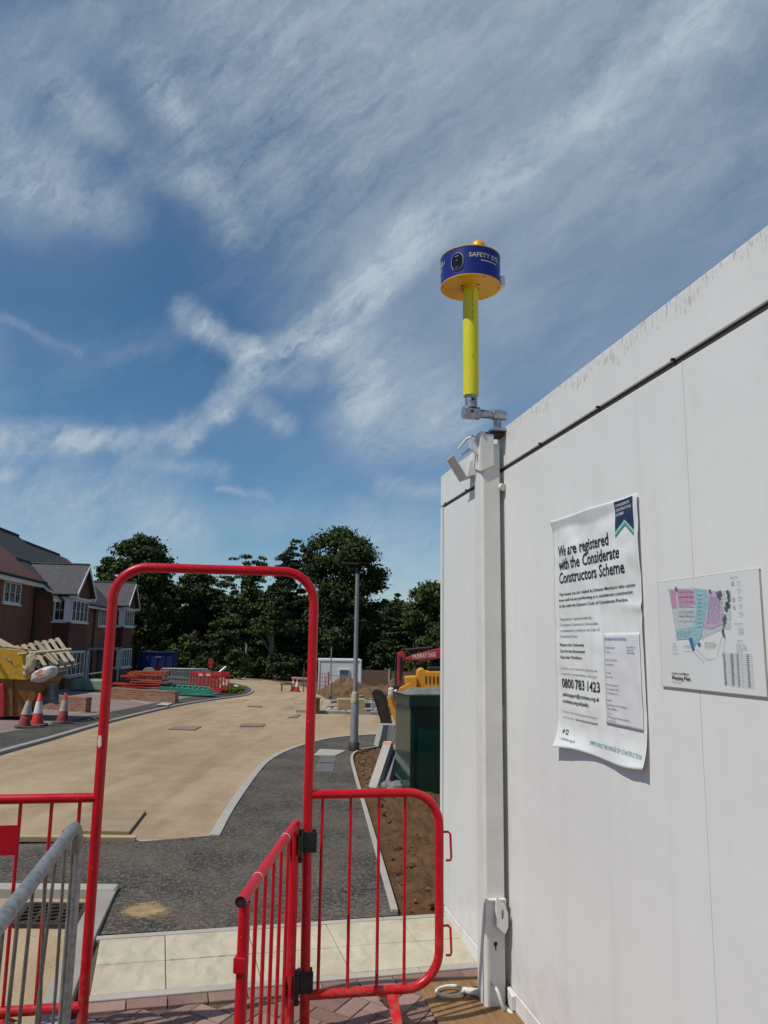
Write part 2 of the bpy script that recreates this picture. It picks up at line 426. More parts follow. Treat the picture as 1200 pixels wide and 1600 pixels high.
M['ground'] = soil('bare_ground', (.07, .055, .033), (.12, .095, .058), (.19, .15, .10), .8)
M['gravel'] = soil('stony_gravel', (.10, .075, .05), (.20, .155, .105), (.38, .32, .25), 9)
def kerb_mat(name, c):
    n = NT(name); f = n.math('ADD', n.math('MULTIPLY', n.noise(3, 5), .5), n.math('MULTIPLY', n.noise(60, 4), .5))
    n.col(n.ramp(f, [(.3, tuple(Vector(c) * .72)), (.7, c)])).rough(.9); n.bump(n.noise(90, 3), .25, .005); return n.m
M['kerb'] = kerb_mat('concrete_kerb', (.33, .31, .275)); M['kerb_pale'] = kerb_mat('pale_concrete', (.43, .40, .345))
def slab_mat():
    n = NT('riven_cream_slab')
    big = n.noise(3.2, 6, .6, None, .8); fine = n.noise(70, 5, .7)
    w = n.N.new('ShaderNodeTexWave'); w.inputs['Scale'].default_value = 2.2; w.inputs['Distortion'].default_value = 9; w.inputs['Detail'].default_value = 4
    w.inputs['Detail Scale'].default_value = 1.6; n.L.new(n.tc, w.inputs['Vector'])
    f = n.math('ADD', n.math('MULTIPLY', big, .65), n.math('MULTIPLY', fine, .35))
    c = n.ramp(f, [(.3, (.36, .32, .23)), (.55, (.475, .43, .325)), (.75, (.56, .515, .40))])
    sp = n.noise(38, 2, .5); c = n.mix(n.ramp(sp, [(.72, 0), (.76, .75)]), c, (.12, .09, .06))
    c = n.mix(n.ramp(n.noise(1.4, 5, .7), [(.55, 0), (.75, .35)]), c, (.27, .23, .16))
    n.col(c).rough(.85); n.bump(n.math('ADD', n.math('MULTIPLY', w.outputs['Fac'], .6), big), .45, .02); return n.m
M['slab'] = slab_mat()
def block_mat():
    n = NT('red_block_paving'); a = n.N.new('ShaderNodeAttribute'); a.attribute_name = 'tint'
    f = n.math('ADD', n.math('MULTIPLY', a.outputs['Fac'], .6), n.math('MULTIPLY', n.noise(24, 5, .7), .4))
    c = n.ramp(f, [(.15, (.145, .082, .068)), (.5, (.225, .135, .112)), (.85, (.30, .20, .165))])
    c = n.mix(n.ramp(n.noise(2.5, 5, .7), [(.5, 0), (.75, .4)]), c, (.30, .25, .18))
    n.col(c).rough(.9); n.bump(n.noise(80, 4), .35, .006); return n.m
M['block'] = block_mat()
M['joint'] = mat('sandy_joint', (.085, .068, .048), .95, 0, .3, 30)
M['drive'] = mat('pinkish_block_drive', (.22, .165, .15), .9, 0, .2, 2.5, .3, 40)
def wood(name, a, b, sc=(2, 30, 30), rough=.75):
    n = NT(name); f = n.noise(1, 6, .65, n.mapping(sc), 1.2)
    c = n.ramp(f, [(.3, a), (.7, b)]); k = n.noise(5, 2, .4); c = n.mix(n.ramp(k, [(.72, 0), (.77, .8)]), c, tuple(Vector(a) * .35))
    n.col(c).rough(rough); n.bump(f, .2, .004); return n.m
M['ply'] = wood('plywood', (.15, .078, .028), (.30, .165, .065), (3, 22, 8))
M['timber'] = wood('sawn_timber', (.33, .235, .125), (.50, .38, .22))
M['pale_timber'] = wood('pale_timber', (.30, .24, .16), (.46, .38, .27))
M['old_timber'] = wood('weathered_timber', (.17, .135, .09), (.30, .25, .17))
M['fence_wood'] = wood('brown_fence_boards', (.085, .05, .032), (.15, .092, .06), (14, 14, 1))
# ---- buildings
def brick(name, c1, c2, mortar, scale=1.0):
    n = NT(name); x = n.xyz(); cb = n.N.new('ShaderNodeCombineXYZ')
    n.L.new(n.math('ADD', x['X'], x['Y']), cb.inputs[0]); n.L.new(x['Z'], cb.inputs[1])
    b = n.N.new('ShaderNodeTexBrick'); n.L.new(cb.outputs[0], b.inputs['Vector']); b.inputs['Scale'].default_value = scale
    b.inputs['Brick Width'].default_value = .225; b.inputs['Row Height'].default_value = .075; b.inputs['Mortar Size'].default_value = .008
    b.inputs['Color1'].default_value = c1 + (1,); b.inputs['Color2'].default_value = c2 + (1,); b.inputs['Mortar'].default_value = mortar + (1,)
    c = n.mix(n.ramp(n.noise(1.2, 5), [(.4, 0), (.7, .35)]), b.outputs['Color'], tuple(Vector(c1) * .6))
    n.col(c).rough(.9); n.bump(b.outputs['Fac'], -.3, .01); return n.m
M['brick'] = brick('red_brick', (.165, .056, .028), (.235, .090, .044), (.16, .115, .08))
M['brick_wall'] = brick('garden_wall_brick', (.22, .10, .06), (.36, .17, .10), (.30, .25, .19))
def tiles(name, a, b, row=.3):
    n = NT(name); z = n.xyz()['Z']; w = n.N.new('ShaderNodeTexWave'); w.wave_profile = 'SAW'; w.bands_direction = 'Z'
    w.inputs['Scale'].default_value = 1 / row / 3.14 / 2 * 3.14; n.L.new(n.tc, w.inputs['Vector'])
    c = n.ramp(n.noise(6, 4), [(.3, a), (.7, b)]); c = n.mix(n.ramp(w.outputs['Fac'], [(.0, .45), (.18, 0)]), c, tuple(Vector(a) * .45))
    n.col(c).rough(.75); n.bump(w.outputs['Fac'], .5, .03); return n.m
M['slate'] = tiles('grey_roof_tiles', (.042, .042, .047), (.078, .077, .082), .2)
M['slate_dark'] = tiles('dark_slate', (.030, .030, .034), (.050, .050, .055), .2)
M['red_tile'] = tiles('red_roof_tiles', (.11, .035, .028), (.18, .060, .048), .18)
M['hung_tile'] = tiles('hung_clay_tiles', (.075, .022, .018), (.12, .036, .028), .12)
M['upvc'] = mat('white_frames', (.72, .72, .72), .4, 0, .04)
def glass():
    n = NT('window_glass'); n.col((.015, .018, .02)).rough(.04); n.set(Specular_IOR_Level=.8); return n.m
M['glass'] = glass()
M['gutter'] = mat('black_gutter', (.012, .012, .013), .5)
M['door'] = mat('dark_door', (.03, .02, .018), .5)
M['lead'] = mat('lead_canopy', (.20, .19, .18), .6)
# ---- objects
M['green_box'] = None
def green_gloss():
    n = NT('dark_green_gloss'); f = n.noise(3, 5)
    c = n.ramp(f, [(.3, (.003, .026, .017)), (.7, (.005, .038, .025))])
    c = n.mix(n.ramp(n.noise(9, 6, .7), [(.6, 0), (.8, .35)]), c, (.10, .09, .06)); n.col(c).rough(.12)
    n.bump(n.noise(1.6, 2), .08, .05); return n.m
M['green_box'] = green_gloss()
def rusty_yellow(name, c, rust, lo, hi):
    n = NT(name); f = n.noise(3.2, 6, .7); g = n.noise(14, 5, .7)
    k = n.math('ADD', n.math('MULTIPLY', f, .65), n.math('MULTIPLY', g, .35))
    n.col(n.mix(n.ramp(k, [(lo, 0), (hi, 1)]), c, rust)).rough(.6); n.bump(g, .3, .01); return n.m
M['skip_yellow'] = rusty_yellow('scuffed_yellow_steel', (.60, .33, .012), (.05, .03, .015), .56, .64)
M['skip_rust'] = rusty_yellow('orange_rusty_steel', (.27, .098, .012), (.07, .03, .010), .40, .70)
M['digger_yellow'] = rusty_yellow('digger_yellow', (.58, .25, .012), (.10, .05, .02), .62, .72)
M['digger_red'] = rusty_yellow('digger_red', (.40, .02, .025), (.09, .02, .018), .50, .68)
M['dark_steel'] = mat('worn_dark_steel', (.035, .028, .022), .6, .3, .5, 8)
M['rubber'] = mat('black_rubber', (.015, .015, .015), .85)
M['cone_red'] = mat('cone_red', (.50, .018, .022), .6, 0, .15, 9)
M['cone_dirty'] = mat('dirty_cone_red', (.26, .035, .028), .8, 0, .3, 7)
M['cone_white'] = mat('cone_white_sleeve', (.62, .60, .57), .6, 0, .12, 9)
M['cone_grey'] = mat('dirty_white_sleeve', (.36, .32, .27), .8, 0, .25, 7)
M['cone_base'] = mat('dusty_rubber_base', (.12, .10, .085), .9, 0, .3, 9)
M['bag'] = mat('crumpled_white_bag', (.50, .42, .36), .5, 0, .1, 6, .4, 20, c2=(.60, .55, .50))
M['bag_orange'] = mat('orange_print', (.62, .22, .04), .5)
M['cloth'] = mat('dirty_pale_cloth', (.42, .36, .24), .9, 0, .35, 6)
M['junk_dark'] = mat('dark_rubbish', (.03, .026, .022), .9, 0, .6, 5)
M['barrier_red'] = mat('faded_red_plastic', (.44, .028, .028), .55, 0, .2, 4)
M['barrier_orange'] = mat('orange_plastic', (.36, .062, .02), .6, 0, .3, 3)
M['barrier_green'] = mat('green_plastic', (.03, .22, .15), .55, 0, .2, 4)
M['blue_steel'] = mat('blue_paint', (.006, .022, .115), .5, 0, .2, 3)
M['concrete'] = kerb_mat('cast_concrete', (.42, .40, .36)); M['concrete_dark'] = kerb_mat('dark_grey_concrete', (.20, .20, .20))  # the second concrete is a darker grey tone
M['pale_block'] = mat('pale_yellow_boards', (.36, .29, .14), .8, 0, .15, 3)
M['sheet_grey'] = mat('grey_polythene', (.17, .17, .15), .35, 0, .3, 8)
M['drum_wood'] = mat('grey_reel_timber', (.27, .26, .25), .8, 0, .2, 6)
M['iron'] = mat('cast_iron', (.055, .042, .032), .7, .4, .35, 20)
M['steel_plate'] = mat('dusty_board', (.29, .22, .135), .9, 0, .2, 3, .2)
M['cover'] = mat('dusty_cover', (.22, .17, .11), .85, 0, .25, 6, .2)
M['grey_cover'] = mat('grey_cover', (.12, .12, .12), .8, 0, .2, 8, .2)
# ---- plants
def leafmat(name, lo, hi):
    n = NT(name); a = n.N.new('ShaderNodeAttribute'); a.attribute_name = 'tint'
    n.col(n.ramp(a.outputs['Fac'], [(0, lo), (1, hi)])).rough(.75); n.b.inputs['Specular IOR Level'].default_value = .15; return n.m
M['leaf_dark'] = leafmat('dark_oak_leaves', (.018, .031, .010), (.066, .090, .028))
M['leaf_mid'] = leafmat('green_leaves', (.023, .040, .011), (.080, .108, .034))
M['leaf_light'] = leafmat('light_willow_leaves', (.032, .046, .013), (.092, .112, .038))
M['leaf_blue'] = leafmat('grey_green_needles', (.021, .036, .017), (.064, .088, .042))
M['weed'] = leafmat('bright_weeds', (.07, .12, .015), (.17, .22, .04))
M['bark'] = mat('bark', (.045, .036, .027), .95, 0, .3, 6); M['bark_pale'] = mat('pale_bark', (.17, .155, .13), .9, 0, .3, 4)

# ------------------------------------------------------------------ ground sheets
def polyline_px(px, off=0.0): return [G(x, y, off) for x, y in px]
def smooth_line(p, n=6):
    """Catmull-Rom through the points"""
    P = [p[0]] + list(p) + [p[-1]]; out = []
    for i in range(1, len(P) - 2):
        for k in range(n):
            t = k / n; a, b, c, d = P[i - 1], P[i], P[i + 1], P[i + 2]
            out.append(.5 * ((2 * b) + (c - a) * t + (2 * a - 5 * b + 4 * c - d) * t * t + (3 * b - a - 3 * c + d) * t ** 3))
    out.append(P[-2]); return out
def sheet(name, pts, off, m, kind='structure', depth=0):
    """flat area following the terrain; outline in ground metres"""
    bm = bmesh.new(); vs = [bm.verts.new((p[0], p[1], 0)) for p in pts]
    f = bm.faces.new(vs); f.normal_update(); bmesh.ops.triangulate(bm, faces=[f])
    for Y in (Y0, YF):
        bmesh.ops.bisect_plane(bm, geom=bm.verts[:] + bm.edges[:] + bm.faces[:], plane_co=(0, Y, 0), plane_no=(0, 1, 0))
    for v in bm.verts: v.co.z = gz(v.co.x, v.co.y) + off
    bmesh.ops.recalc_face_normals(bm, faces=bm.faces)
    if sum(f.normal.z for f in bm.faces) < 0: bmesh.ops.reverse_faces(bm, faces=bm.faces)
    if depth:
        r = bmesh.ops.extrude_face_region(bm, geom=bm.faces[:])
        for e in r['geom']:
            if isinstance(e, bmesh.types.BMVert): e.co.z -= depth
        bmesh.ops.recalc_face_normals(bm, faces=bm.faces)
    me = bpy.data.meshes.new(name); bm.to_mesh(me); bm.free(); me.materials.append(m)
    o = bpy.data.objects.new(name, me); COL.objects.link(o)
    if kind: o['kind'] = kind
    return o
def strip(name, line, w, off, depth, m, side=1, kind='structure', gap=0):
    """kerb-like strip of width w on one side of a ground line, split into stones by hairline joints"""
    mb = MB(); n = len(line)
    L_ = []
    for i, p in enumerate(line):
        t = (Vector(line[min(i + 1, n - 1)]) - Vector(line[max(i - 1, 0)])); t.z = 0; t.normalize()
        L_.append((p, Vector((-t.y, t.x, 0)) * (w * side)))
    rows = []
    for p, q in L_:
        a = Vector((p[0], p[1], gz(p[0], p[1]) + off)); b = a + q; b.z = gz(b.x, b.y) + off
        rows.append((a, b))
    vs = []; fs = []
    for a, b in rows: vs += [a, b, b - Vector((0, 0, depth)), a - Vector((0, 0, depth))]
    for i in range(n - 1):
        for k in range(4):
            l = (k + 1) % 4; fs.append((i * 4 + k, i * 4 + l, (i + 1) * 4 + l, (i + 1) * 4 + k))
    fs += [(0, 3, 2, 1), tuple((n - 1) * 4 + k for k in range(4))]
    mb.add(vs, fs); return tag(mb.build(name, m, bevel=.006), kind=kind)

# base terrain, reaching the horizon
xs = [-1500, -300, -80, 80, 300, 1500]; ys = [-60, Y0, YF, 300, 1800]
mb = MB(); mb.add([(x, y, gz(x, min(y, YF)) - .012) for y in ys for x in xs],
                  [(j * 6 + i, j * 6 + i + 1, j * 6 + 7 + i, j * 6 + 6 + i) for j in range(4) for i in range(5)])
tag(mb.build('ground', M['ground']), kind='structure')

# sandy road (unsurfaced carriageway)
left_kerb = smooth_line(polyline_px([(-520, 1335), (-350, 1290), (-150, 1228), (0, 1180), (80, 1157), (160, 1133), (250, 1110), (310, 1098), (360, 1091), (385, 1087), (396, 1081), (392, 1075), (375, 1070), (352, 1066)]), 5)
road_top = polyline_px([(330, 1058.5), (350, 1057), (420, 1063), (480, 1074), (510, 1092), (560, 1111), (640, 1113), (760, 1114), (1000, 1116)])
right_kerb = smooth_line(polyline_px([(1000, 1153), (800, 1151), (700, 1150), (620, 1149), (560, 1151), (510, 1156), (470, 1166), (435, 1179), (407, 1197), (378, 1232), (350, 1272), (327, 1312)]), 4)
near_edge = polyline_px([(215, 1313), (0, 1317), (-400, 1325)])
sheet('road', left_kerb + road_top + right_kerb + near_edge, 0, M['sand'])
strip('kerb_stones', left_kerb, .13, .055, .12, M['kerb'], 1)
strip('kerb_stones', right_kerb, .10, .05, .12, M['kerb_pale'], 1)
strip('kerb_stones', polyline_px([(327, 1313), (270, 1313.5), (215, 1314)]), .06, .012, .08, M['kerb_pale'], 1)
# pavement on the left, behind its kerb
lk_out = []
for i, p in enumerate(left_kerb):
    t = (left_kerb[min(i + 1, len(left_kerb) - 1)] - left_kerb[max(i - 1, 0)]); t.normalize(); lk_out.append(p + Vector((-t.y, t.x, 0)) * .128)
back = polyline_px([(330, 1083), (300, 1089), (235, 1100), (150, 1117), (110, 1126), (0, 1146), (-200, 1185), (-500, 1250), (-620, 1290)], .04)
sheet('pavement', lk_out + back, .047, M['asphalt_far'])
# driveways and forecourt behind the left pavement
sheet('driveway', polyline_px([(330, 1083), (300, 1089), (235, 1100), (150, 1117), (110, 1126), (0, 1146), (-500, 1250), (-900, 1120), (-300, 1076), (60, 1076), (330, 1074)], .04), .041, M['drive'])
strip('edging_stones', polyline_px([(82, 1073), (130, 1082), (175, 1089), (232, 1099)], .04), .11, .05, .08, M['kerb_pale'], 1)
strip('edging_stones', polyline_px([(100, 1117), (150, 1110), (205, 1104)], .04), .09, .052, .08, M['kerb_pale'], 1)
# asphalt path on the right, round the lamp post and down to the slabs
edging = smooth_line(polyline_px([(640, 1163), (585, 1169), (562, 1174), (552, 1183), (556, 1205), (573, 1262), (598, 1345), (622, 1426)], .03), 5)
path = [p + Vector((.0, 0, 0)) for p in right_kerb] + polyline_px([(215, 1316), (0, 1320), (-500, 1330), (-700, 1362), (0, 1379), (186, 1382), (152, 1462), (420, 1446), (622, 1431)], .03) + list(reversed(edging)) + polyline_px([(800, 1160), (1000, 1160)], .03)
sheet('footpath', path, .035, M['asphalt'])
strip('edging_stones', edging, .05, .055, .12, M['kerb_pale'], -1)
# soil strip between the path edging and the cabin
ring = list(edging) + polyline_px([(685, 1424), (720, 1424), (820, 1300), (900, 1230), (860, 1172), (720, 1160)], .03)
ring = [ring_p if ring_p.y > G(685, 1424).y + .0 or True else ring_p for ring_p in ring]
sheet('soil_bed', ring, .012, M['soil'])
def soil_fn(u, v):
    a = edging[min(len(edging) - 1, int(v * (len(edging) - 1)))]
    b = edging[min(len(edging) - 1, int(v * (len(edging) - 1)) + 1)]; f = v * (len(edging) - 1) % 1
    e = a.lerp(b, f); x = e.x + .06 + u * (1.75 - .55 * v); y = e.y + .19 * u * max(0, (v - .9) / .1)
    from mathutils import noise as nz
    h = .03 + .045 * (1 - abs(2 * u - 1)) + .055 * nz.noise((x * 4, y * 4, 0)) + .045 * nz.noise((x * 10, y * 10, 3)) + .03 * nz.noise((x * 24, y * 24, 5))
    return (x, y, gz(x, y) + .02 - .03 * max(0, (v - .97) / .03) + max(-.008, h) * min(1, u * 8) * min(1, (1 - v) * 25))
mb = MB(); mb.grid(soil_fn, 70, 170); tag(mb.build('soil', M['soil']), kind='structure')
# stones lying in the bed near the lamp post
random.seed(4); mb = MB()
def stone(mb, c, r):
    from mathutils import noise as nz
    vs = []; n, m = 7, 5
    for i in range(m + 1):
        for k in range(n):
            th = math.pi * i / m; ph = 2 * math.pi * k / n
            d = Vector((math.sin(th) * math.cos(ph), math.sin(th) * math.sin(ph), .6 * math.cos(th)))
            vs.append(Vector(c) + d * r * (1 + .35 * nz.noise(d * 2 + Vector(c) * 9)))
    mb.add(vs, [(i * n + k, i * n + (k + 1) % n, (i + 1) * n + (k + 1) % n, (i + 1) * n + k) for i in range(m) for k in range(n)])
for i in range(420):
    x = random.uniform(566, 640); y = random.gauss(1192, 13)
    if y < 1176: continue
    p = G(x, y, .05); stone(mb, (p.x, p.y, p.z + .0), random.uniform(.012, .035))
for i in range(35):
    p = G(random.uniform(600, 690), random.uniform(1240, 1420), .05)
    stone(mb, p, random.uniform(.008, .02))
tag(mb.build('gravel', M['gravel']), kind='stuff')
mb = MB()
for i in range(420):
    t_ = random.random(); e_ = edging[int(t_ * (len(edging) - 1))]; p = Vector((e_.x + random.uniform(.08, 1.25), e_.y + random.uniform(-.1, .1), 0)); p.z = gz(p.x, p.y) + random.uniform(.04, .085)
    stone(mb, p, random.choice((.010, .014, .02, .028, .04)))
tag(mb.build('soil_clods', M['soil']), 'brown clods scattered over the soil bed beside the cabin', 'soil', kind='stuff')
tag(bpy.data.objects['gravel'], 'scattered stones in the brown soil bed beside the path edging', 'gravel')
# sandy gully area inside the near-left kerb, with the L-shaped kerb
sheet('road', polyline_px([(-700, 1398), (0, 1397), (170, 1399), (112, 1560), (92, 1640), (-700, 1640)], 0) , .004, M['sand'])
strip('kerb_stones', polyline_px([(-700, 1384), (0, 1381), (185, 1383)], .06), .14, .07, .15, M['kerb_pale'], -1)
strip('kerb_stones', polyline_px([(186, 1383), (151, 1459), (118, 1545), (100, 1600), (80, 1660)], .06), .14, .068, .15, M['kerb'], -1)

# cream slabs, two rows aligned with the cabin, each slab its own relief
q0 = G(152, 1463, .05); q1 = G(742, 1424, .05)
sx = (q1 - q0); sx.z = 0; sx.normalize(); sy = Vector((sx.y, -sx.x, 0))          # sy towards the camera
J = G(258, 1461, .05); rowd = (G(300, 1549, .05) - G(300, 1457, .05)).dot(sy) / 2 - .035; mb = MB()
for r in range(2):
    for k in range(-1, 6):
        o = q0 + sx * ((J - q0).dot(sx) + k * .508) + sy * (r * rowd + .06)
        b_ = o + sx * .506; a = o + sx * .002
        if (a - q0).dot(sx) < .02: a = a + sx * (.02 - (a - q0).dot(sx))
        c = [a, b_, b_ + sy * (rowd - .004), a + sy * (rowd - .004)]
        dz = random.uniform(-.002, .002)
        vs = [Vector((p.x, p.y, gz(p.x, p.y) + .052 + dz)) for p in c]
        mb.prism([v - Vector((0, 0, .05)) for v in vs], (0, 0, .05))
tag(mb.build('paving_slabs', M['slab'], bevel=.005), kind='structure')
mb = MB()                                                                         # narrow strips along both sides of the slabs
for off_, w in ((0, .052), (2 * rowd + .062, .06)):
    for k in range(0, 4):
        a = q0 + sx * (.0 + k * .914 - .01) + sy * off_
        c = [a, a + sx * .910, a + sx * .910 + sy * w, a + sy * w]
        mb.prism([Vector((p.x, p.y, gz(p.x, p.y) + .0)) for p in c], (0, 0, .054))
tag(mb.build('edging_stones', M['kerb_pale'], bevel=.005), kind='structure')
# block paving in the foreground: a stretcher row, then 45-degree herringbone
b0 = q0 + sy * (2 * rowd + .128)
mb = MB(); tints = []
def pave(c):
    vs = [Vector((p.x, p.y, gz(p.x, p.y) + .048 + random.uniform(-.002, .002))) for p in c]
    mb.prism([v - Vector((0, 0, .06)) for v in vs], (0, 0, .06)); tints.append(random.random())
for k in range(0, 18):
    a = b0 + sx * (k * .205); pave([a, a + sx * .199, a + sx * .199 + sy * .099, a + sy * .099])
e1 = (sx + sy).normalized(); e2 = (sy - sx).normalized(); L_ = .102
hb = b0 + sy * .107
for i in range(-40, 41):
    for j in range(-40, 41):
        k = (i - j) % 4
        if k == 0: d = [(0, 0), (2, 0), (2, 1), (0, 1)]
        elif k == 3: d = [(0, 0), (1, 0), (1, 2), (0, 2)]
        else: continue
        c = [hb + e1 * (L_ * (i + u) + (.003 if u == 0 else -.003)) + e2 * (L_ * (j + v) + (.003 if v == 0 else -.003)) for u, v in d]
        cen = sum(c, Vector()) / 4 - hb
        if .02 < cen.dot(sx) < 3.4 and -.03 < cen.dot(sy) < 3.2:
            for p in range(4):
                s_ = (c[p] - hb).dot(sy)
                if s_ < .002: c[p] = c[p] + sy * (.002 - s_)
            if (c[0] - c[1]).length > .02 and (c[1] - c[2]).length > .02: pave(c)
blk = tag(mb.build('block_paving', M['block'], bevel=.004), kind='structure')
at = blk.data.attributes.new('tint', 'FLOAT', 'FACE'); at.data.foreach_set('value', [t for t in tints for _ in range(6)])
pa = [q0 + sx * -.02 + sy * -.02, q0 + sx * 2.95 + sy * -.02, q0 + sx * 3.6 + sy * 4.6, q0 + sx * -.02 + sy * 4.6]
sheet('paving_bed', pa, .030, M['joint'])
# dusty patch of sand spilled on the footpath: thins out to bare asphalt at its edge
pc_ = G(228, 1424, .035)
def thin_sand():
    n = NT('thin_sand'); d = n.N.new('ShaderNodeVectorMath'); d.operation = 'SUBTRACT'; n.L.new(n.tc, d.inputs[0]); d.inputs[1].default_value = tuple(pc_)
    q = n.N.new('ShaderNodeVectorMath'); q.operation = 'MULTIPLY'; n.L.new(d.outputs[0], q.inputs[0]); q.inputs[1].default_value = (4.6, 5.2, 0)
    l = n.N.new('ShaderNodeVectorMath'); l.operation = 'LENGTH'; n.L.new(q.outputs[0], l.inputs[0])
    f = n.math('SUBTRACT', n.math('ADD', n.math('MULTIPLY', n.noise(9, 6, .7), 1.3), n.math('MULTIPLY', n.noise(60, 4, .7), .9)), l.outputs['Value'])
    n.col(n.ramp(n.noise(14, 5), [(.3, (.24, .17, .085)), (.7, (.40, .30, .16))])).rough(.95)
    n.L.new(n.ramp(f, [(.30, 0), (.62, .95)]), n.b.inputs['Alpha']); return n.m
o = sheet('spilled_sand', [pc_ + Vector((.42 * math.cos(a), .36 * math.sin(a), 0)) for a in [2 * math.pi * k / 24 for k in range(24)]], .039, thin_sand(), 'stuff')
tag(o, 'patch of yellow sand spilled on the dark footpath before the slabs', 'sand')
# ------------------------------------------------------------------ lettering
def text_geo(body, bold=0.0):
    cu = bpy.data.curves.new('t', 'FONT'); cu.body = body; cu.size = 1; cu.offset = bold; cu.resolution_u = 2
    ob = bpy.data.objects.new('t', cu); COL.objects.link(ob)
    dg = bpy.context.evaluated_depsgraph_get(); me = ob.evaluated_get(dg).to_mesh()
    V = [tuple(v.co) for v in me.vertices]; F = [tuple(p.vertices) for p in me.polygons]
    ob.evaluated_get(dg).to_mesh_clear(); bpy.data.objects.remove(ob); bpy.data.curves.remove(cu)
    return V, F
def write(mb, body, x, z, width, height, fn, bold=0.0, align='L'):
    """set one line of writing: width and cap height in metres; fn maps flat (x, z) onto the surface"""
    V, F = text_geo(body, bold)
    if not V: return
    mb.marks.append((len(mb.v), len(mb.f)))
    xs_ = [v[0] for v in V]; x0, x1 = min(xs_), max(xs_); sc = width / (x1 - x0); sh = height / .70
    if align == 'C': x -= width / 2
    mb.add([fn(x + (v[0] - x0) * sc, z + v[1] * sh) for v in V], F)

# ------------------------------------------------------------------ site cabin with its jacking leg
CP = G(690, 1434); CZ = -0.186
c_dir = ray(356, 1000.5); c_dir.z = 0; c_dir.normalize()
C_ROT = math.atan2(-c_dir.y, -c_dir.x)
cab = thing('site_cabin', 'long white steel site cabin beside the red gate, grimy along its roof edge', 'cabin', (CP.x, CP.y, CZ), C_ROT)
LEN, DEP = 9.2, 2.7
# local: x along the wall towards the viewer, y into the cabin, z up (heights from the cabin's foot)
mb = MB()
seams_x = [3.19, 4.62, 6.05, 7.5]
edges_x = [.045, 3.187] + [s + .003 for s in seams_x[1:]] + [LEN]
x0 = .045
for s in seams_x + [LEN + .003]:
    mb.box(((x0 + s - .003) / 2, .03, 1.5), (s - .003 - x0, .06, 2.79)); x0 = s
mb.box((LEN / 2, DEP / 2 + .03, 1.5), (LEN - .02, DEP - .10, 2.85))
mb.build('wall_panel', M['cabin'], cab, bevel=.002)
mb = MB(); mb.box((LEN / 2 - .02, DEP / 2, 3.038), (LEN + .04, DEP, .234)); mb.build('roof_fascia', M['cabin'], cab, bevel=.004)
mb = MB(); mb.box((LEN / 2, DEP / 2 + .006, 2.908), (LEN, DEP - .004, .024))  # near-flush black strip; the shade under the fascia is put into its colour
mb.build('gap_shade_strip', M['seam'], cab)
for x in seams_x:
    mb = MB(); mb.box((x, .0312, 1.51), (.0062, .06, 2.775)); mb.build('panel_joint', M['seam_soft'], cab)
mb = MB(); mb.box((.006, .028, 1.46), (.05, .072, 2.88)); mb.build('corner_trim', M['cabin'], cab, bevel=.003)
mb = MB(); mb.box((LEN / 2 + .03, .0385, .055), (LEN - .08, .085, .086)); mb.build('skirt_rail', M['cabin'], cab, bevel=.003)
                                                                                # self-drilling screw heads and rivets under the fascia
for x in (.10, .62, 1.9, 2.55, 3.14, 4.1, 5.0):
    mb = MB(); mb.lathe([(.0, .0), (.009, .001), (.009, .008), (0, .008)], 8, (x, -.004, 2.917)); mb.build('screw', M['seam'], cab)
random.seed(2)
# the leg: a square tube held off the wall by two pads
LX0, LX1, LY0, LY1 = 1.222, 1.361, -.142, -.030
leg = MB()
leg.prism([(LX0, LY0 + .012, 0), (LX0 + .012, LY0, 0), (LX1 - .012, LY0, 0), (LX1, LY0 + .012, 0), (LX1, LY1, 0), (LX0, LY1, 0)], (0, 0, 3.075), Matrix.Translation((0, 0, -.02)))
leg_o = leg.build('jacking_leg', M['leg_paint'], cab, bevel=.003)
lc = ((LX0 + LX1) / 2, (LY0 + LY1) / 2)
mb = MB(); mb.box((lc[0], lc[1], -.05), (.10, .082, .08)); mb.build('inner_leg', M['grey_leg'], leg_o, bevel=.003)
# locking plate with a slotted lug, near the foot
mb = MB(); mb.box((LX1 + .006, lc[1] + .004, .455), (.010, .118, .165))
mb.box((LX1 + .012, lc[1], .540), (.022, .112, .012))
mb.build('lock_plate', M['leg_paint'], leg_o, bevel=.003)
def lug(x, y, z, s=1.0):
    out = [(-.010, .092), (.030, .060), (.052, .01), (.052, -.060), (.034, -.092), (-.012, -.052)]
    hole = [(.022 + .008 * math.cos(a), .004 + .028 * math.sin(a)) for a in [2 * math.pi * k / 12 for k in range(12)]]
    bm = bmesh.new()
    o_ = [bm.verts.new((x + .0, y + s * p[0], z + p[1])) for p in out]; h_ = [bm.verts.new((x, y + s * p[0], z + p[1])) for p in hole]
    es = [bm.edges.new((o_[i], o_[(i + 1) % 6])) for i in range(6)] + [bm.edges.new((h_[i], h_[(i + 1) % 12])) for i in range(12)]
    g = bmesh.ops.triangle_fill(bm, edges=es, use_beauty=True)
    fs = [f for f in g['geom'] if isinstance(f, bmesh.types.BMFace)]
    hc = Vector((x, y + s * .022, z + .004))
    for f in list(fs):
        c = f.calc_center_median()
        if abs(c.y - hc.y) < .0075 and abs(c.z - hc.z) < .026 and all(v in h_ for v in f.verts): bmesh.ops.delete(bm, geom=[f], context='FACES_ONLY'); fs.remove(f)
    r = bmesh.ops.extrude_face_region(bm, geom=fs)
    for v in r['geom']:
        if isinstance(v, bmesh.types.BMVert): v.co.x += .012
    bmesh.ops.recalc_face_normals(bm, faces=bm.faces)
    me = bpy.data.meshes.new('lug'); bm.to_mesh(me); bm.free(); me.materials.append(M['leg_paint'])
    o = bpy.data.objects.new('lug', me); COL.objects.link(o); o.parent = leg_o; return o
lug(LX1 + .030, -.078, .470)
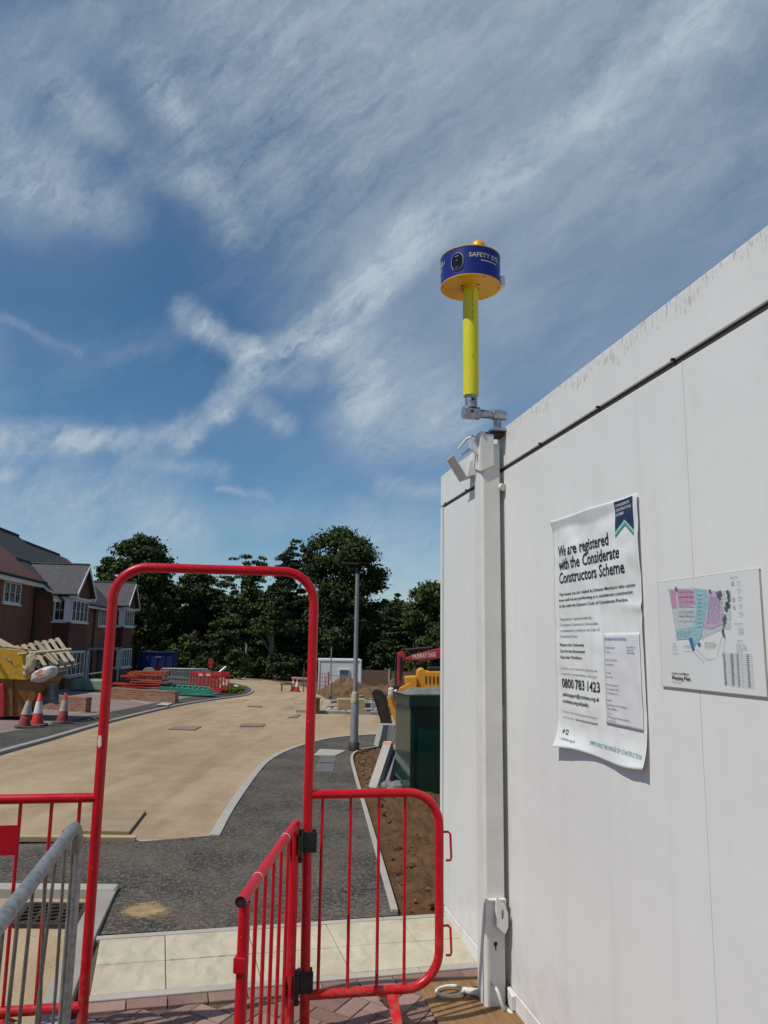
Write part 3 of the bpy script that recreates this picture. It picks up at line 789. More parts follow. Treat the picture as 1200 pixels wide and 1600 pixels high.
mb = MB(); mb.box((LX1 + .020, -.086, .475), (.022, .010, .13)); mb.build('gusset', M['leg_paint'], leg_o, bevel=.002)
# keyhole and small handle
mb = MB(); mb.lathe([(0, .0005), (.011, .0005)], 14, (0, 0, 0), False)
mb.v = [(LX1 + .0015 , -.083 + p[0], .318 + p[1]) for p in mb.v]
mb.add([(LX1 + .0015, -.088, .315), (LX1 + .0015, -.079, .315), (LX1 + .0015, -.080, .283), (LX1 + .0015, -.084, .283)], [(0, 1, 2, 3)])
mb.build('keyhole', M['seam'], leg_o)
mb = MB(); mb.tube([(LX1 - .004, -.102, .128), (LX1 + .03, -.10, .126), (LX1 + .055, -.092, .105), (LX1 + .06, -.066, .028), (LX1 + .05, -.06, .012)], .0085, 8)
mb.build('handle', M['leg_paint'], leg_o)
mb = MB(); mb.prism([(1.37, -.004, .11), (1.44, -.004, .09), (1.44, -.004, .02), (1.385, -.004, .03)], (0, -.022, 0)); mb.bar((1.34, -.05, .012), (1.47, -.02, -.005), .022, .03)
mb.build('foot_bracket', M['leg_paint'], leg_o, bevel=.003)
# bracket and hook at the leg's top
mb = MB()
mb.prism([(LX1 + .002, LY0 - .006, 2.88), (LX1 + .002, LY0 + .072, 2.92), (LX1 + .002, LY0 + .072, 3.105), (LX1 + .002, LY0 + .030, 3.122), (LX1 + .002, LY0 - .008, 3.122)], (.012, 0, 0))
mb.prism([(LX0 + .01, LY0 - .002, 2.93), (LX1 + .010, LY0 - .002, 2.88), (LX1 + .012, LY0 - .002, 3.12), (LX0 + .02, LY0 - .002, 3.12)], (0, -.010, 0))
mb.build('head_bracket', M['leg_paint'], leg_o, bevel=.002)
mb = MB()
mb.tube([(LX1 - .02, LY0 - .004, 3.085), (LX1 - .03, LY0 - .045, 3.10), (LX1 - .05, LY0 - .075, 3.085), (LX1 - .085, LY0 - .115, 3.03)], .008, 8)
mb.tube([(LX1 - .06, LY0 - .004, 3.03), (LX1 - .07, LY0 - .05, 3.03), (LX1 - .095, LY0 - .095, 2.99)], .008, 8)
mb.prism([(LX1 - .02, LY0 - .008, 2.98), (LX1 - .02, LY0 - .06, 3.02), (LX1 - .02, LY0 - .065, 3.07), (LX1 - .02, LY0 - .008, 3.09)], (-.012, 0, 0))
mb.build('lifting_hook', M['leg_paint'], leg_o)
mb = MB(); mb.box((lc[0] + .03, -.048, 3.112), (.11, .15, .010)); mb.build('cap_plate', M['rust_plate'], leg_o, bevel=.002)
for z in (1.5, .35): mb = MB(); mb.box((lc[0] - .02, -.014, z), (.07, .036, .08)); mb.build('stand_off', M['leg_paint'], leg_o, bevel=.003)
mb = MB(); mb.box((lc[0] - .02, -.014, 2.85), (.07, .036, .08))
mb.tube([(LX1 - .02, -.02, 2.80), (LX1 + .02, -.015, 2.79)], .022, 10)
mb.build('stand_off', M['leg_paint'], leg_o, bevel=.003)
# bent sheet bracket on the wall beyond the leg
mb = MB()
px = [(-.002, 0), (-.055, -.058), (-.09, -.06), (-.20, .07)]                      # profile (y, z) : out of the wall, then folded up
prof = [(0.0, .0), (-.075, -.03), (-.165, .115)]
x_a, x_b = .70, .86
for (p, q) in zip(prof[:-1], prof[1:]):
    mb.prism([(x_a, p[0], 2.985 + p[1]), (x_b, p[0], 2.985 + p[1]), (x_b, q[0], 2.985 + q[1]), (x_a, q[0], 2.985 + q[1])], (0, .004, .006))
mb.prism([(x_b - .002, 0, 2.985), (x_b - .002, 0, 3.09), (x_b - .002, -.05, 3.07), (x_b - .002, -.075, 2.957)], (.006, 0, 0))
mb.build('bent_bracket', M['leg_paint'], cab, bevel=.002)
# ring sling pinned to the leg's foot
mb = MB()
ringc = Vector((1.19, -.285, .034))
mb.tube([ringc + Vector((.058 * math.cos(a), .075 * math.sin(a), .004 * math.sin(a))) for a in [2 * math.pi * k / 20 for k in range(20)]], .0085, 8, closed=True)
mb.tube([ringc + Vector((0.0, .072, 0)), ringc + Vector((.02, .10, 0))], .017, 10)
mb.tube([ringc + Vector((.02, .10, 0)), (1.245, -.125, .036)], .019, 10)
mb.build('sling_ring', M['sleeve_white'], leg_o)

# ------------------------------------------------------------------ board under the leg
BP = CP + c_dir * -1.30; 
mb = MB(); mb.box((0, 0, .009), (.86, .66, .018))
n_ = Vector((-c_dir.y, c_dir.x, 0))
bp = CP - c_dir * 1.42 + n_ * .10
o = mb.build('plywood_board', M['ply'], None, (bp.x, bp.y, gz(bp.x, bp.y) + .050), C_ROT, bevel=.002)
tag(o, 'brown plywood board laid on the paving under the cabin leg', 'board')

# ------------------------------------------------------------------ camera mast clamped to the leg head
MO = 3.153 - CZ + 0
mast = thing('camera_mast', 'yellow security camera mast with a blue drum head, clamped above the cabin leg', 'camera mast', (CP.x, CP.y, CZ), C_ROT)
mx, my = 1.365, -.205; zb = 3.335
mb = MB(); mb.tube([(mx, my, zb), (mx, my, 4.03)], .047, 24); mb.build('pole', M['yellow'], mast)
zd0, zd1, rd = 4.018, 4.205, .180
mb = MB(); mb.lathe([(rd, zd0 + .001), (rd, zd1 - .001)], 64, (mx, my, 0)); mb.build('drum', M['drum_blue'], mast)
mb = MB(); mb.lathe([(0, zd0), (rd + .002, zd0), (rd + .002, zd0 + .006)], 64, (mx, my, 0), False); mb.build('base_disc', M['yellow_disc'], mast)
mb = MB(); mb.lathe([(rd + .002, zd1 - .006), (rd + .002, zd1), (0, zd1 + .004)], 64, (mx, my, 0), False); mb.build('top_disc', M['yellow_disc'], mast)
mb = MB(); mb.lathe([(.045, zd1), (.045, zd1 + .055), (.040, zd1 + .080), (.026, zd1 + .097), (0, zd1 + .103)], 24, (mx + .045, my + .035, 0)); mb.build('beacon', M['yellow_disc'], mast)
mb = MB(); mb.lathe([(.052, zd0 - .012), (.060, zd0 - .002), (.060, zd0)], 24, (mx, my, 0)); mb.build('collar', M['yellow_disc'], mast)
SC = []
for a in (.5, 2.2, 3.6, 5.1): mb = MB(); SC.append(mb); mb.tube([(mx + .066 * math.cos(a), my + .066 * math.sin(a), zd0 - .004), (mx + .066 * math.cos(a), my + .066 * math.sin(a), zd0 + .002)], .006, 8)
for a in (.2, 1.3, 2.4, 3.5, 4.6, 5.6): mb = MB(); SC.append(mb); mb.tube([(mx + .168 * math.cos(a), my + .168 * math.sin(a), zd0 - .003), (mx + .168 * math.cos(a), my + .168 * math.sin(a), zd0 + .002)], .004, 8)
for mb in SC: mb.build('screw', M['rust_plate'], mast)
# angle on the drum that faces the viewer, in the mast's own frame
cam_l = Matrix.Rotation(-C_ROT, 3, 'Z') @ (CAM - Vector((CP.x, CP.y, CZ)))
a_view = math.atan2(cam_l.y - my, cam_l.x - mx)
def on_drum(lift):
    return lambda x, z: (mx + (rd + lift) * math.cos(a_view + x / rd), my + (rd + lift) * math.sin(a_view + x / rd), z)
zc = (zd0 + zd1) / 2
mb = MB(); D = on_drum(.0012)
write(mb, 'SAFETY EYE', -.008, zc + .018, .205, .028, D, .012)
write(mb, 'SAFETY EYE', -.405, zc + .018, .205, .028, D, .012)
for x in (.062, -.335): mb.add([D(x + i * .012, zc - .004 + k * .006) for k in (0, 1) for i in range(11)], [(i, i + 1, i + 12, i + 11) for i in range(10)])
for k in range(9): mb.add([D(-.188 + i * .006, zc + .018 + k * .003) for i in (0, 1)] + [D(-.188 + .006, zc + .0195 + k * .003), D(-.188, zc + .0195 + k * .003)], [(0, 1, 2, 3)])
mb.pieces('lettering', M['letter_cream'], mast)
def oval(cx, cz, rx, rz, lift, n=28):
    P = [(cx + rx * math.copysign(abs(math.cos(a)) ** .8, math.cos(a)), cz + rz * math.copysign(abs(math.sin(a)) ** .8, math.sin(a))) for a in [2 * math.pi * k / n for k in range(n)]]
    mb = MB(); f0 = on_drum(0); f1 = on_drum(lift)
    mb.add([f0(*p) for p in P] + [f1(*p) for p in P] + [f1(cx, cz)], [(k, (k + 1) % n, n + (k + 1) % n, n + k) for k in range(n)] + [(n + k, n + (k + 1) % n, 2 * n) for k in range(n)]); return mb
oc = -.079
mb = oval(oc, zc - .002, .039, .054, .006); ro = mb.build('lens_rim', M['grey_rim'], mast)
mb = oval(oc, zc - .002, .034, .049, .009); lo = mb.build('lens_window', M['lens_black'], mast)
mb = MB(); D2 = on_drum(.0098)
mb.add([D2(oc - .012, zc + .027), D2(oc + .012, zc + .027), D2(oc + .012, zc + .031), D2(oc - .012, zc + .031)], [(0, 1, 2, 3)]); mb.add([D2(oc - .008, zc + .004), D2(oc - .001, zc - .001), D2(oc + .010, zc + .008), D2(oc - .001, zc + .002)], [(0, 1, 2, 3)])
mb.add([D2(oc - .009, zc - .042), D2(oc + .009, zc - .042), D2(oc + .009, zc - .040), D2(oc - .009, zc - .040)], [(0, 1, 2, 3)])
mb.build('lens_mark', M['grey_rim'], lo)
ba = a_view + 1.75
mb = MB(); bc = Vector((mx + (rd + .012) * math.cos(ba), my + (rd + .012) * math.sin(ba), zc - .055))
mb.box((0, 0, 0), (.034, .07, .075), Matrix.Translation(bc) @ Matrix.Rotation(ba, 4, 'Z')); mb.build('side_box', M['white_plastic'], mast, bevel=.008)
# black stencil marks on the pole
mb = MB(); P_ = lambda x, z: (mx + .0478 * math.cos(a_view + x / .0478), my + .0478 * math.sin(a_view + x / .0478), z)
def rot_write(body, x, z, length, h):
    V, F = text_geo(body); xs_ = [v[0] for v in V]; sc = length / (max(xs_) - min(xs_))
    mb.add([P_(x - v[1] * h / .7, z + (v[0] - min(xs_)) * sc) for v in V], F)
rot_write('EN 1401 YELLOW DUCT', .016, 3.80, .20, .008); rot_write('95 MM', .016, 3.55, .03, .006)
mb.build('stencil', M['gutter'], mast)
# tube fittings
mb = MB(); mb.tube([(mx, my, zb - .075), (mx, my, zb + .002)], .036, 20); mb.tube([(mx, my - .050, zb - .105), (mx, my + .048, zb - .105)], .038, 20)
mb.tube([(mx, my + .05, zb - .105), (mx, my + .18, zb - .105)], .026, 20)
mb.tube([(mx, my + .135, zb - .105), (mx, my + .195, zb - .105)], .034, 20); mb.tube([(mx, my + .195, zb - .105), (mx, my + .215, zb - .105)], .029, 20)
clampo = mb.build('tube_clamp', M['galv'], mast)
mb = MB()
for (dz, dy) in ((-.03, 0), (-.105, -.005)):
    a = Vector((mx + .034, my + dy, zb + dz)); mb.tube([a, a + Vector((.008, 0, .001))], .010, 6)
mb.build('grub_screw', M['dark_steel'], clampo)
mb = MB(); mb.tube([(mx, my + .152, zb - .145), (mx, my + .152, zb - .185)], .013, 10); mb.tube([(mx, my + .178, zb - .145), (mx, my + .178, zb - .185)], .009, 10)
mb.box((mx - .01, my + .165, zb - .200), (.10, .09, .018)); mb.build('clamp_foot', M['galv'], mast, bevel=.002)

# ------------------------------------------------------------------ poster
from mathutils import noise as mnoise
poster = thing('poster', 'creased white poster with black heading, curling off the white cabin wall', 'poster', (CP.x, CP.y, CZ), C_ROT)
PX0, PX1, PZ0, PZ1 = 2.052, 2.860, 1.252, 2.291
def p_surf(x, zz, lift=0.0):
    """x, z as measured on the wall (z above the cabin's datum is added here)"""
    u = (x - PX0) / (PX1 - PX0); v = (zz - PZ0) / (PZ1 - PZ0)
    y = .003
    y += .0022 * mnoise.noise((u * 13, v * 15, 7)) + .0075 * max(0, mnoise.noise((u * 4 + v * 3, v * 7 - u * 2, 11))) + .004 * mnoise.noise((u * 3, v * 4, 1)) + .003 * math.exp(-((u - .45 - .1 * v) / .03) ** 2) * (1 if .3 < v < .75 else 0)
    y += .006 * abs(mnoise.noise((u * 2.2 + v * 1.4, v * 2.6, 5)))
    y += .007 * math.exp(-((v - .58 + .08 * (u - .9)) / .018) ** 2) * max(0, (u - .72) / .28) 
    y += .006 * math.exp(-((v - .84 - .2 * (u - .2)) / .03) ** 2) * max(0, 1 - abs(u - .3) / .2)
    if v < .085: y += .021 * ((.085 - v) / .085) ** 2 * (.55 + .45 * math.sin(u * 7 + .6)) + .006 * (.085 - v) / .085
    tf = .955 + .012 * math.sin(u * 9)
    if v > tf and u < .84: y += .012 * ((v - tf) / .045) * (1 - .8 * max(0, (u - .7) / .14))
    if u > .965: y += .004 * ((u - .965) / .035)
    if u < .03: y += .003 * (1 - u / .03)
    return (x, -(y + lift), zz - CZ)
def poster_grid(u, v):
    x = PX0 + (PX1 - PX0) * u
    top = PZ1 + .010 * (1 - u) ; bot = PZ0 - .024 * (1 - u) + .012 * math.sin(u * 6.3)
    return p_surf(x, bot + (top - bot) * v)
mb = MB(); mb.grid(poster_grid, 70, 110); o = mb.build('vinyl_sheet', M['vinyl'], poster)
sm = o.modifiers.new('thickness', 'SOLIDIFY'); sm.thickness = .0012; sm.offset = -1
T = lambda x, z: p_surf(x, z, .0032)
head = MB()
write(head, 'We are registered', 2.103, 2.118, .511, .052, T, .016)
write(head, 'with the Considerate', 2.105, 2.054, .596, .052, T, .016)
write(head, 'Constructors Scheme', 2.108, 1.990, .630, .052, T, .016)
write(head, '0800 783 1423', 2.108, 1.506, .383, .042, T, .016)
head.pieces('heading', M['ink'], poster)
b = MB()
write(b, 'This means we are visited by Scheme Monitors who assess', 2.104, 1.931, .704, .014, T, .012)
write(b, 'how well we are performing as a considerate constructor,', 2.104, 1.904, .69, .014, T, .012)
write(b, "in line with the Scheme's Code of Considerate Practice.", 2.106, 1.876, .645, .014, T, .012)
write(b, 'Respect the Community', 2.106, 1.696, .25, .014, T, .014)
write(b, 'Care for the Environment', 2.107, 1.667, .258, .014, T, .014)
write(b, 'Value their Workforce', 2.108, 1.639, .222, .014, T, .014)
write(b, 'publicsupport@ccscheme.org.uk', 2.112, 1.468, .372, .017, T, .012)
write(b, 'ccscheme.org.uk/public', 2.112, 1.438, .278, .017, T, .012)
write(b, 'www.constructionmap.info', 2.245, 1.369, .215, .010, T, .012)
b.add([T(2.127 + .014 * x, 1.309 + .014 * z) for x, z in ((-.9, .2), (-.3, .0), (0, .45), (.45, .8), (.95, .5), (.6, .1), (.2, -.5), (-.5, -.6))], [(0, 1, 2, 7), (2, 3, 4, 5), (2, 5, 6, 7)])
b.add([T(2.165 + x, 1.309 + z) for x, z in ((-.011, -.011), (.011, -.011), (.011, .011), (-.011, .011), (-.007, -.007), (.007, -.007), (.007, .007), (-.007, .007))], [(0, 1, 5, 4), (1, 2, 6, 5), (2, 3, 7, 6), (3, 0, 4, 7)])
b.pieces('bold_text', M['ink'], poster)
b = MB()
for i, s in enumerate(['Organisations registered with the', 'Considerate Constructors Scheme make', 'a commitment to conform to the Code of', 'Considerate Practice:']):
    write(b, s, 2.105, 1.815 - i * .0265, (.325, .385, .395, .19)[i], .013, T)
write(b, 'If you have a concern about this construction site', 2.108, 1.590, .37, .010, T)
write(b, 'or would like to provide feedback, contact us on', 2.108, 1.565, .36, .010, T)
write(b, 'To find out more about construction activity in', 2.114, 1.394, .345, .009, T)
write(b, 'your area, visit', 2.114, 1.369, .115, .009, T)
write(b, 'ccscheme.org.uk', 2.118, 1.272, .145, .012, T)
b.pieces('small_text', M['ink_grey'], poster)
b = MB(); write(b, 'IMPROVING THE IMAGE OF CONSTRUCTION', 2.395, 1.282, .435, .018, T, -.004); b.build('slogan', M['ink_teal'], poster)
# ribbon emblem in the corner
def strip_grid(name, pts_top, pts_bot, m, lift, n=10):
    mb = MB(); F_ = lambda x, z: p_surf(x, z, lift)
    for (a, b_), (c, d) in zip(zip(pts_top[:-1], pts_top[1:]), zip(pts_bot[:-1], pts_bot[1:])):
        def fn(u, v):
            t = (a[0] + (b_[0] - a[0]) * u, a[1] + (b_[1] - a[1]) * u); q = (c[0] + (d[0] - c[0]) * u, c[1] + (d[1] - c[1]) * u)
            return F_(q[0] + (t[0] - q[0]) * v, q[1] + (t[1] - q[1]) * v)
        mb.grid(fn, 8, n)
    return mb.build(name, m, poster)
strip_grid('ribbon', [(2.672, 2.287), (2.748, 2.287), (2.822, 2.287)], [(2.672, 2.160), (2.748, 2.205), (2.822, 2.152)], M['ink_navy'], .0030, 16)
strip_grid('ribbon_edge', [(2.669, 2.160), (2.748, 2.203), (2.822, 2.150)], [(2.669, 2.150), (2.748, 2.193), (2.822, 2.140)], M['ink_mint'], .0030, 3)
strip_grid('ribbon_edge', [(2.669, 2.150), (2.748, 2.192), (2.822, 2.139)], [(2.669, 2.138), (2.748, 2.179), (2.822, 2.128)], M['ink_teal'], .0030, 3)
b = MB(); T2 = lambda x, z: p_surf(x, z, .0046)
for i, s in enumerate(('CONSIDERATE', 'CONSTRUCTORS', 'SCHEME')): write(b, s, 2.682, 2.263 - i * .019, (.115, .130, .068)[i], .011, T2, .006)
b.pieces('ribbon_text', M['vinyl'], poster)
# laminated site-details sheet stuck onto the poster
card = thing('details_sheet', 'small laminated pale blue details sheet stuck on the lower right of the poster', 'notice', (CP.x, CP.y, CZ), C_ROT)
def card_fn(x, z, l=0):
    u = (x - 2.545) / .287
    p = p_surf(x, z, .0040 + l + .0025 * abs(mnoise.noise((x * 9, z * 7, 2))))
    return p
mb = MB(); mb.grid(lambda u, v: card_fn(2.545 + .287 * u, 1.384 + .368 * v - .010 * 0), 24, 30); o = mb.build('sheet', M['sheet_blue'], card)
sm = o.modifiers.new('thickness', 'SOLIDIFY'); sm.thickness = .001; sm.offset = -1
CT = lambda x, z: card_fn(x, z, .0030)
b = MB(); write(b, 'SITE REGISTRATION DETAILS', 2.555, 1.722, .18, .011, CT, .012)
for (s, x, z, w) in (('Contractor', 2.557, 1.690, .085), ('Scan here to', 2.735, 1.693, .066), ('view our', 2.735, 1.682, .05), ('site details', 2.735, 1.671, .06)): write(b, s, x, z, w, .007, CT, .01)
b.pieces('blue_text', M['ink_blue'], card)
b = MB()
for (s, x, z, w) in (('Housing', 2.557, 1.672, .04), ('Site ID number', 2.557, 1.640, .10), ('Development', 2.557, 1.622, .07), ('Contact', 2.557, 1.588, .04), ('Main office', 2.557, 1.571, .055),
                     ('Monitoring period', 2.557, 1.540, .10), ('The considerate builder', 2.557, 1.523, .10), ('Tonbridge area', 2.557, 1.507, .085), ('Name', 2.557, 1.478, .04), ('Site Manager and Project Manager', 2.557, 1.459, .165), ('Site Office', 2.557, 1.444, .085),
                     ('Client', 2.557, 1.425, .028), ('Housing Association', 2.557, 1.411, .175)):
    write(b, s, x, z, w, .0075, CT)
write(b, 'Local authority', 2.557, 1.398, .07, .006, CT)
b.pieces('grey_text', M['ink_grey'], card)

# ------------------------------------------------------------------ phasing plan board
plan = thing('plan_board', 'flat white board with a pink and cyan site plan, right of the poster', 'plan board', (CP.x, CP.y, CZ), C_ROT)
QX0, QX1, QZ0, QZ1 = 2.973, 3.530, 1.560, 1.932
mb = MB(); mb.box(((QX0 + QX1) / 2, -.004, (QZ0 + QZ1) / 2 - CZ), (QX1 - QX0, .006, QZ1 - QZ0)); mb.build('board', M['plan_board'], plan, bevel=.001)
mb = MB()
for z in (QZ0, QZ1): mb.box(((QX0 + QX1) / 2, -.0034, z - CZ), (QX1 - QX0 + .005, .0066, .0035))
for x in (QX0, QX1): mb.box((x, -.0034, (QZ0 + QZ1) / 2 - CZ), (.0028, .0066, QZ1 - QZ0 - .005))
mb.build('edge_trim', M['plan_edge'], plan)
W_ = lambda lift: (lambda x, z: (x, -.0072 - lift, z - CZ))
# plan sheet measured in 0..1 across the board
def q(u, v): return (QX0 + (QX1 - QX0) * u, QZ1 - (QZ1 - QZ0) * v)
def patch(name, polys, m, lift=.0006):
    mb = MB(); f = W_(lift)
    for P in polys: mb.add([f(*q(*p)) for p in P], [tuple(range(len(P)))])
    return mb.build(name, m, plan)
patch('outline', [[(.125, .075), (.41, .09), (.58, .135), (.76, .15), (.74, .47), (.64, .48), (.44, .56), (.36, .655), (.31, .545), (.19, .565), (.16, .3)]], M['plan_pale'], .0003)
patch('pink_area', [[(.14, .09), (.21, .09), (.215, .26), (.16, .265)], [(.225, .085), (.40, .11), (.41, .245), (.235, .245)]], M['plan_pink'])
patch('cyan_area', [[(.41, .10), (.54, .12), (.535, .25), (.49, .40), (.46, .53), (.38, .62), (.36, .55), (.20, .56), (.19, .47), (.38, .44), (.42, .30)]], M['plan_blue'], .0009)
patch('lilac_area', [[(.55, .14), (.68, .15), (.67, .43), (.56, .465), (.48, .45), (.53, .33)]], M['plan_lilac'], .0012)
patch('blue_area', [[(.325, .545), (.365, .54), (.385, .645), (.36, .66)], [(.415, .60), (.425, .58), (.445, .585), (.445, .615), (.425, .62)]], M['plan_dblue'], .0015)
random.seed(5)
mb = MB(); f = W_(.0018)
for (u, v) in [(.64, .17), (.655, .2), (.665, .165), (.735, .17), (.738, .215), (.72, .27), (.715, .31), (.705, .3), (.73, .265), (.695, .37), (.685, .4), (.67, .47), (.668, .5), (.675, .52), (.57, .14), (.22, .085), (.68, .44)]:
    c = q(u, v); r = random.uniform(.004, .009)
    P = [(c[0] + r * (1 + .4 * math.sin(5 * k)) * math.cos(k * .628), c[1] + r * math.sin(k * .628) * (1.3)) for k in range(10)]
    mb.add([f(*p) for p in P], [tuple(range(10))])
mb.build('tree_marks', M['plan_green'], plan)
mb = MB()
def line(a, b, w=.0011):
    a = Vector(q(*a) + (0,)); b = Vector(q(*b) + (0,)); d = (b - a).normalized(); s = Vector((-d.y, d.x, 0)) * w / 2
    f = W_(.0021); mb.add([f(*(p.xy)) for p in (a - s, b - s, b + s, a + s)], [(0, 1, 2, 3)])
for i in range(7): line((.24, .115 + .045 * i), (.40, .125 + .045 * i), .0014 if i % 2 else .0009)
for i in range(9): line((.24 + .018 * i, .30), (.242 + .018 * i, .345), .0009)
for i in range(8): line((.57 + .012 * i, .18), (.52 + .018 * i, .42), .0009)
for i in range(9): line((.44, .16 + .035 * i), (.49 - .003 * i, .165 + .035 * i), .0011)
for i in range(5): line((.21 + .03 * i, .48), (.22 + .03 * i, .53), .0011)
for a, b_ in (((.37, .66), (.47, .75)), ((.40, .64), (.50, .73)), ((.50, .73), (.59, .72)), ((.47, .75), (.46, .77)), ((.60, .70), (.66, .52)), ((.66, .52), (.68, .56)), ((.69, .53), (.65, .70)),
              ((.40, .02), (.40, .0)), ((.27, .61), (.35, .61)), ((.27, .66), (.35, .66)), ((.49, .58), (.58, .585)), ((.49, .63), (.58, .63)), ((.49, .58), (.49, .63)), ((.58, .585), (.58, .63))): line(a, b_, .0009)
for i in range(17): line((.655, .668 + .0165 * i), (.905, .678 + .0165 * i), .0006)
for u in (.655, .72, .77, .82, .86, .905): line((u, .668), (u, .945), .0006)
mb.build('line_work', M['ink_grey'], plan)
b = MB(); f = W_(.0024)
write(b, 'Phasing Plan', *q(.127, .925), .110, .0125, f, .02); write(b, 'London road Manor', *q(.125, .876), .105, .0065, f, .02)
b.pieces('title', M['ink'], plan)
b = MB(); write(b, 'Plan 2 Site', *q(.13, .955), .05, .0045, f)
for k, (u, v, s) in enumerate([(.765, .045, 'Phase Plan'), (.82, .085, 'Phase'), (.82, .11, '1-2'), (.82, .15, 'Phase'), (.82, .175, '3-4'), (.825, .215, 'Phase'), (.825, .24, '5-6'), (.825, .28, 'Phase'), (.825, .305, '7-8'), (.825, .345, 'Phase'), (.825, .37, '9-10'),
                              (.775, .43, 'Key to site'), (.81, .47, 'Market'), (.81, .49, 'Shared'), (.81, .51, 'Rented'), (.79, .57, 'Address'), (.78, .60, 'London road'), (.78, .62, 'drawing number'), (.78, .64, 'scale and date'), (.78, .66, 'revision'),
                              (.15, .60, 'Lodge'), (.15, .625, 'Parking'), (.15, .655, 'Entrance'), (.15, .69, 'Bin store'), (.27, .63, 'site compound'), (.50, .60, 'haul road access'), (.50, .62, 'for deliveries')]):
    write(b, s, *q(u, v), .006 * max(3, len(s)) * .62, .0042, f)
for i in range(16):
    for u, w in ((.66, .012), (.725, .018), (.78, .010), (.865, .012)):
        v = .682 + .0165 * i; P = [q(u, v), q(u + w * random.uniform(.8, 1.6), v), q(u + w * 1.2, v - .007), q(u, v - .007)]; b.add([f(*p) for p in P], [(0, 1, 2, 3)])
b.build('fine_print', M['ink_grey'], plan)
patch('key_swatch', [[(.768, .075), (.79, .075), (.79, .11), (.768, .11)]], M['plan_blue']); patch('key_swatch', [[(.768, .21), (.79, .21), (.79, .245), (.768, .245)]], M['plan_lilac'])
patch('key_swatch', [[(.77, .275), (.79, .275), (.79, .31), (.77, .31)]], M['plan_lilac'])

# ------------------------------------------------------------------ red pedestrian gate with side panels
GP = G(476, 1632); G_ROT = R(10)
gate = thing('pedestrian_gate', 'tall red tubular arch gate with barred side panels and an open gate leaf', 'gate', (GP.x, GP.y, gz(GP.x, GP.y) + .055), G_ROT)
gz0 = gz(GP.x, GP.y) + .055
dz_ = GP.z - gz0                                   # heights below were measured from the bare ground
LP = -1.036; TOP = 2.283 + dz_; rr_ = .165; tr = .0245
P = [(LP, 0, 0)] + [(LP, 0, 1.0)] + arc((LP + rr_, 0, TOP - rr_), (1, 0, 0), (0, 0, 1), rr_, math.pi, math.pi / 2, 9) + arc((-.017 - rr_, 0, TOP - rr_), (1, 0, 0), (0, 0, 1), rr_, math.pi / 2, 0, 9) + [(-.017, 0, 1.0), (-.004, 0, 0)]
mb = MB(); mb.tube(P, tr, 16); mb.build('arch', M['red_arch'], gate)
def side_panel(x_in, x_out, bars, zt, zb_, name='side_panel'):
    s = 1 if x_out > x_in else -1; r = .17; mb = MB()
    P = [(x_in, 0, zt), (x_out - s * r, 0, zt)] + arc((x_out - s * r, 0, zt - r), (s, 0, 0), (0, 0, 1), r, math.pi / 2, 0, 9)[1:] + arc((x_out - s * r, 0, zb_ + r), (s, 0, 0), (0, 0, 1), r, 0, -math.pi / 2, 9) + [(x_in, 0, zb_)]
    mb.tube(P, tr * .93, 16); po = mb.build(name, M['red'], gate)
    for x in bars:
        mb = MB(); mb.tube([(x, 0, zb_), (x, 0, zt)], .0085, 10); mb.build('bar', M['red'], po)
    return po
zt, zb_ = 1.153 + dz_, .218 + dz_
pr = side_panel(-.01, .668, (.057, .202, .349, .487), zt, zb_)
pl_ = side_panel(-1.03, -2.35, (-1.119, -1.247, -1.387, -1.53, -1.67, -1.81, -1.95, -2.09, -2.23), zt + .006, zb_ + .012)
def foot(x, par):
    mb = MB()
    for s in (-1, 1):
        mb.prism([(x - .028, s * .012, zb_ - .015), (x + .028, s * .012, zb_ - .015), (x + .02, s * .30, 0.002), (x - .02, s * .30, 0.002)], (0, s * -.01, .012))
        mb.prism([(x - .004, s * .01, zb_ - .012), (x - .004, s * .30, .004), (x - .004, s * .28, .0), (x - .004, s * .01, zb_ - .06)], (.008, 0, 0))
    mb.box((x, 0, zb_ - .018), (.06, .05, .008)); mb.build('foot', M['red'], par, bevel=.003)
foot(.425, pr); foot(-1.40, pl_); foot(-2.2, pl_)
for z in (.955 + dz_, .502 + dz_):
    mb = MB(); mb.tube([(.685, 0, z), (.715, 0, z), (.727, 0, z - .012), (.732, 0, z - .128), (.728, 0, z - .14), (.704, 0, z - .14)], .0062, 8); mb.build('hook', M['red'], pr)
mb = MB(); mb.box((-1.86, -.006, .975 + dz_), (.945, .003, .135)); mb.build('sign_plate', M['red'], pl_, bevel=.001)
# gate leaf, swung open towards the viewer, sagging a little at its free end
hx, hy = -.078, -.035; zl = 1.026 + dz_
free_w = at_depth(376, 1410, 3.05); 
fl = Matrix.Rotation(-G_ROT, 3, 'Z') @ (free_w - Vector((GP.x, GP.y, gz0)))
e = Vector((fl.x - hx, fl.y - hy, 0)); LL = e.length; e.normalize(); sag = (fl.z - zl) / LL
def LFt(t, z): return (hx + e.x * t, hy + e.y * t, z + sag * t)
leaf = MB(); zlb = .10 + dz_
leaf.tube([LFt(.0, zl - .004), LFt(.035, zl), LFt(LL, zl)], .0215, 16, cap=False)
leaf.tube([LFt(.015, zlb), LFt(.02, zl - .01)], .023, 16)
leaf.tube([LFt(LL - .062, zlb), LFt(LL - .062, zl - .02)], .0225, 16)
leaf.tube([LFt(.02, zlb), LFt(LL - .062, zlb)], .020, 14)
leaf_o = leaf.build('gate_leaf', M['red'], gate)
for k in range(6):
    t = .165 + (LL - .09 - .165) * k / 5 - (.012 if k == 5 else 0)
    mb = MB(); mb.tube([LFt(t, zlb), LFt(t, zl)], .0085, 10); mb.build('bar', M['red'], leaf_o)
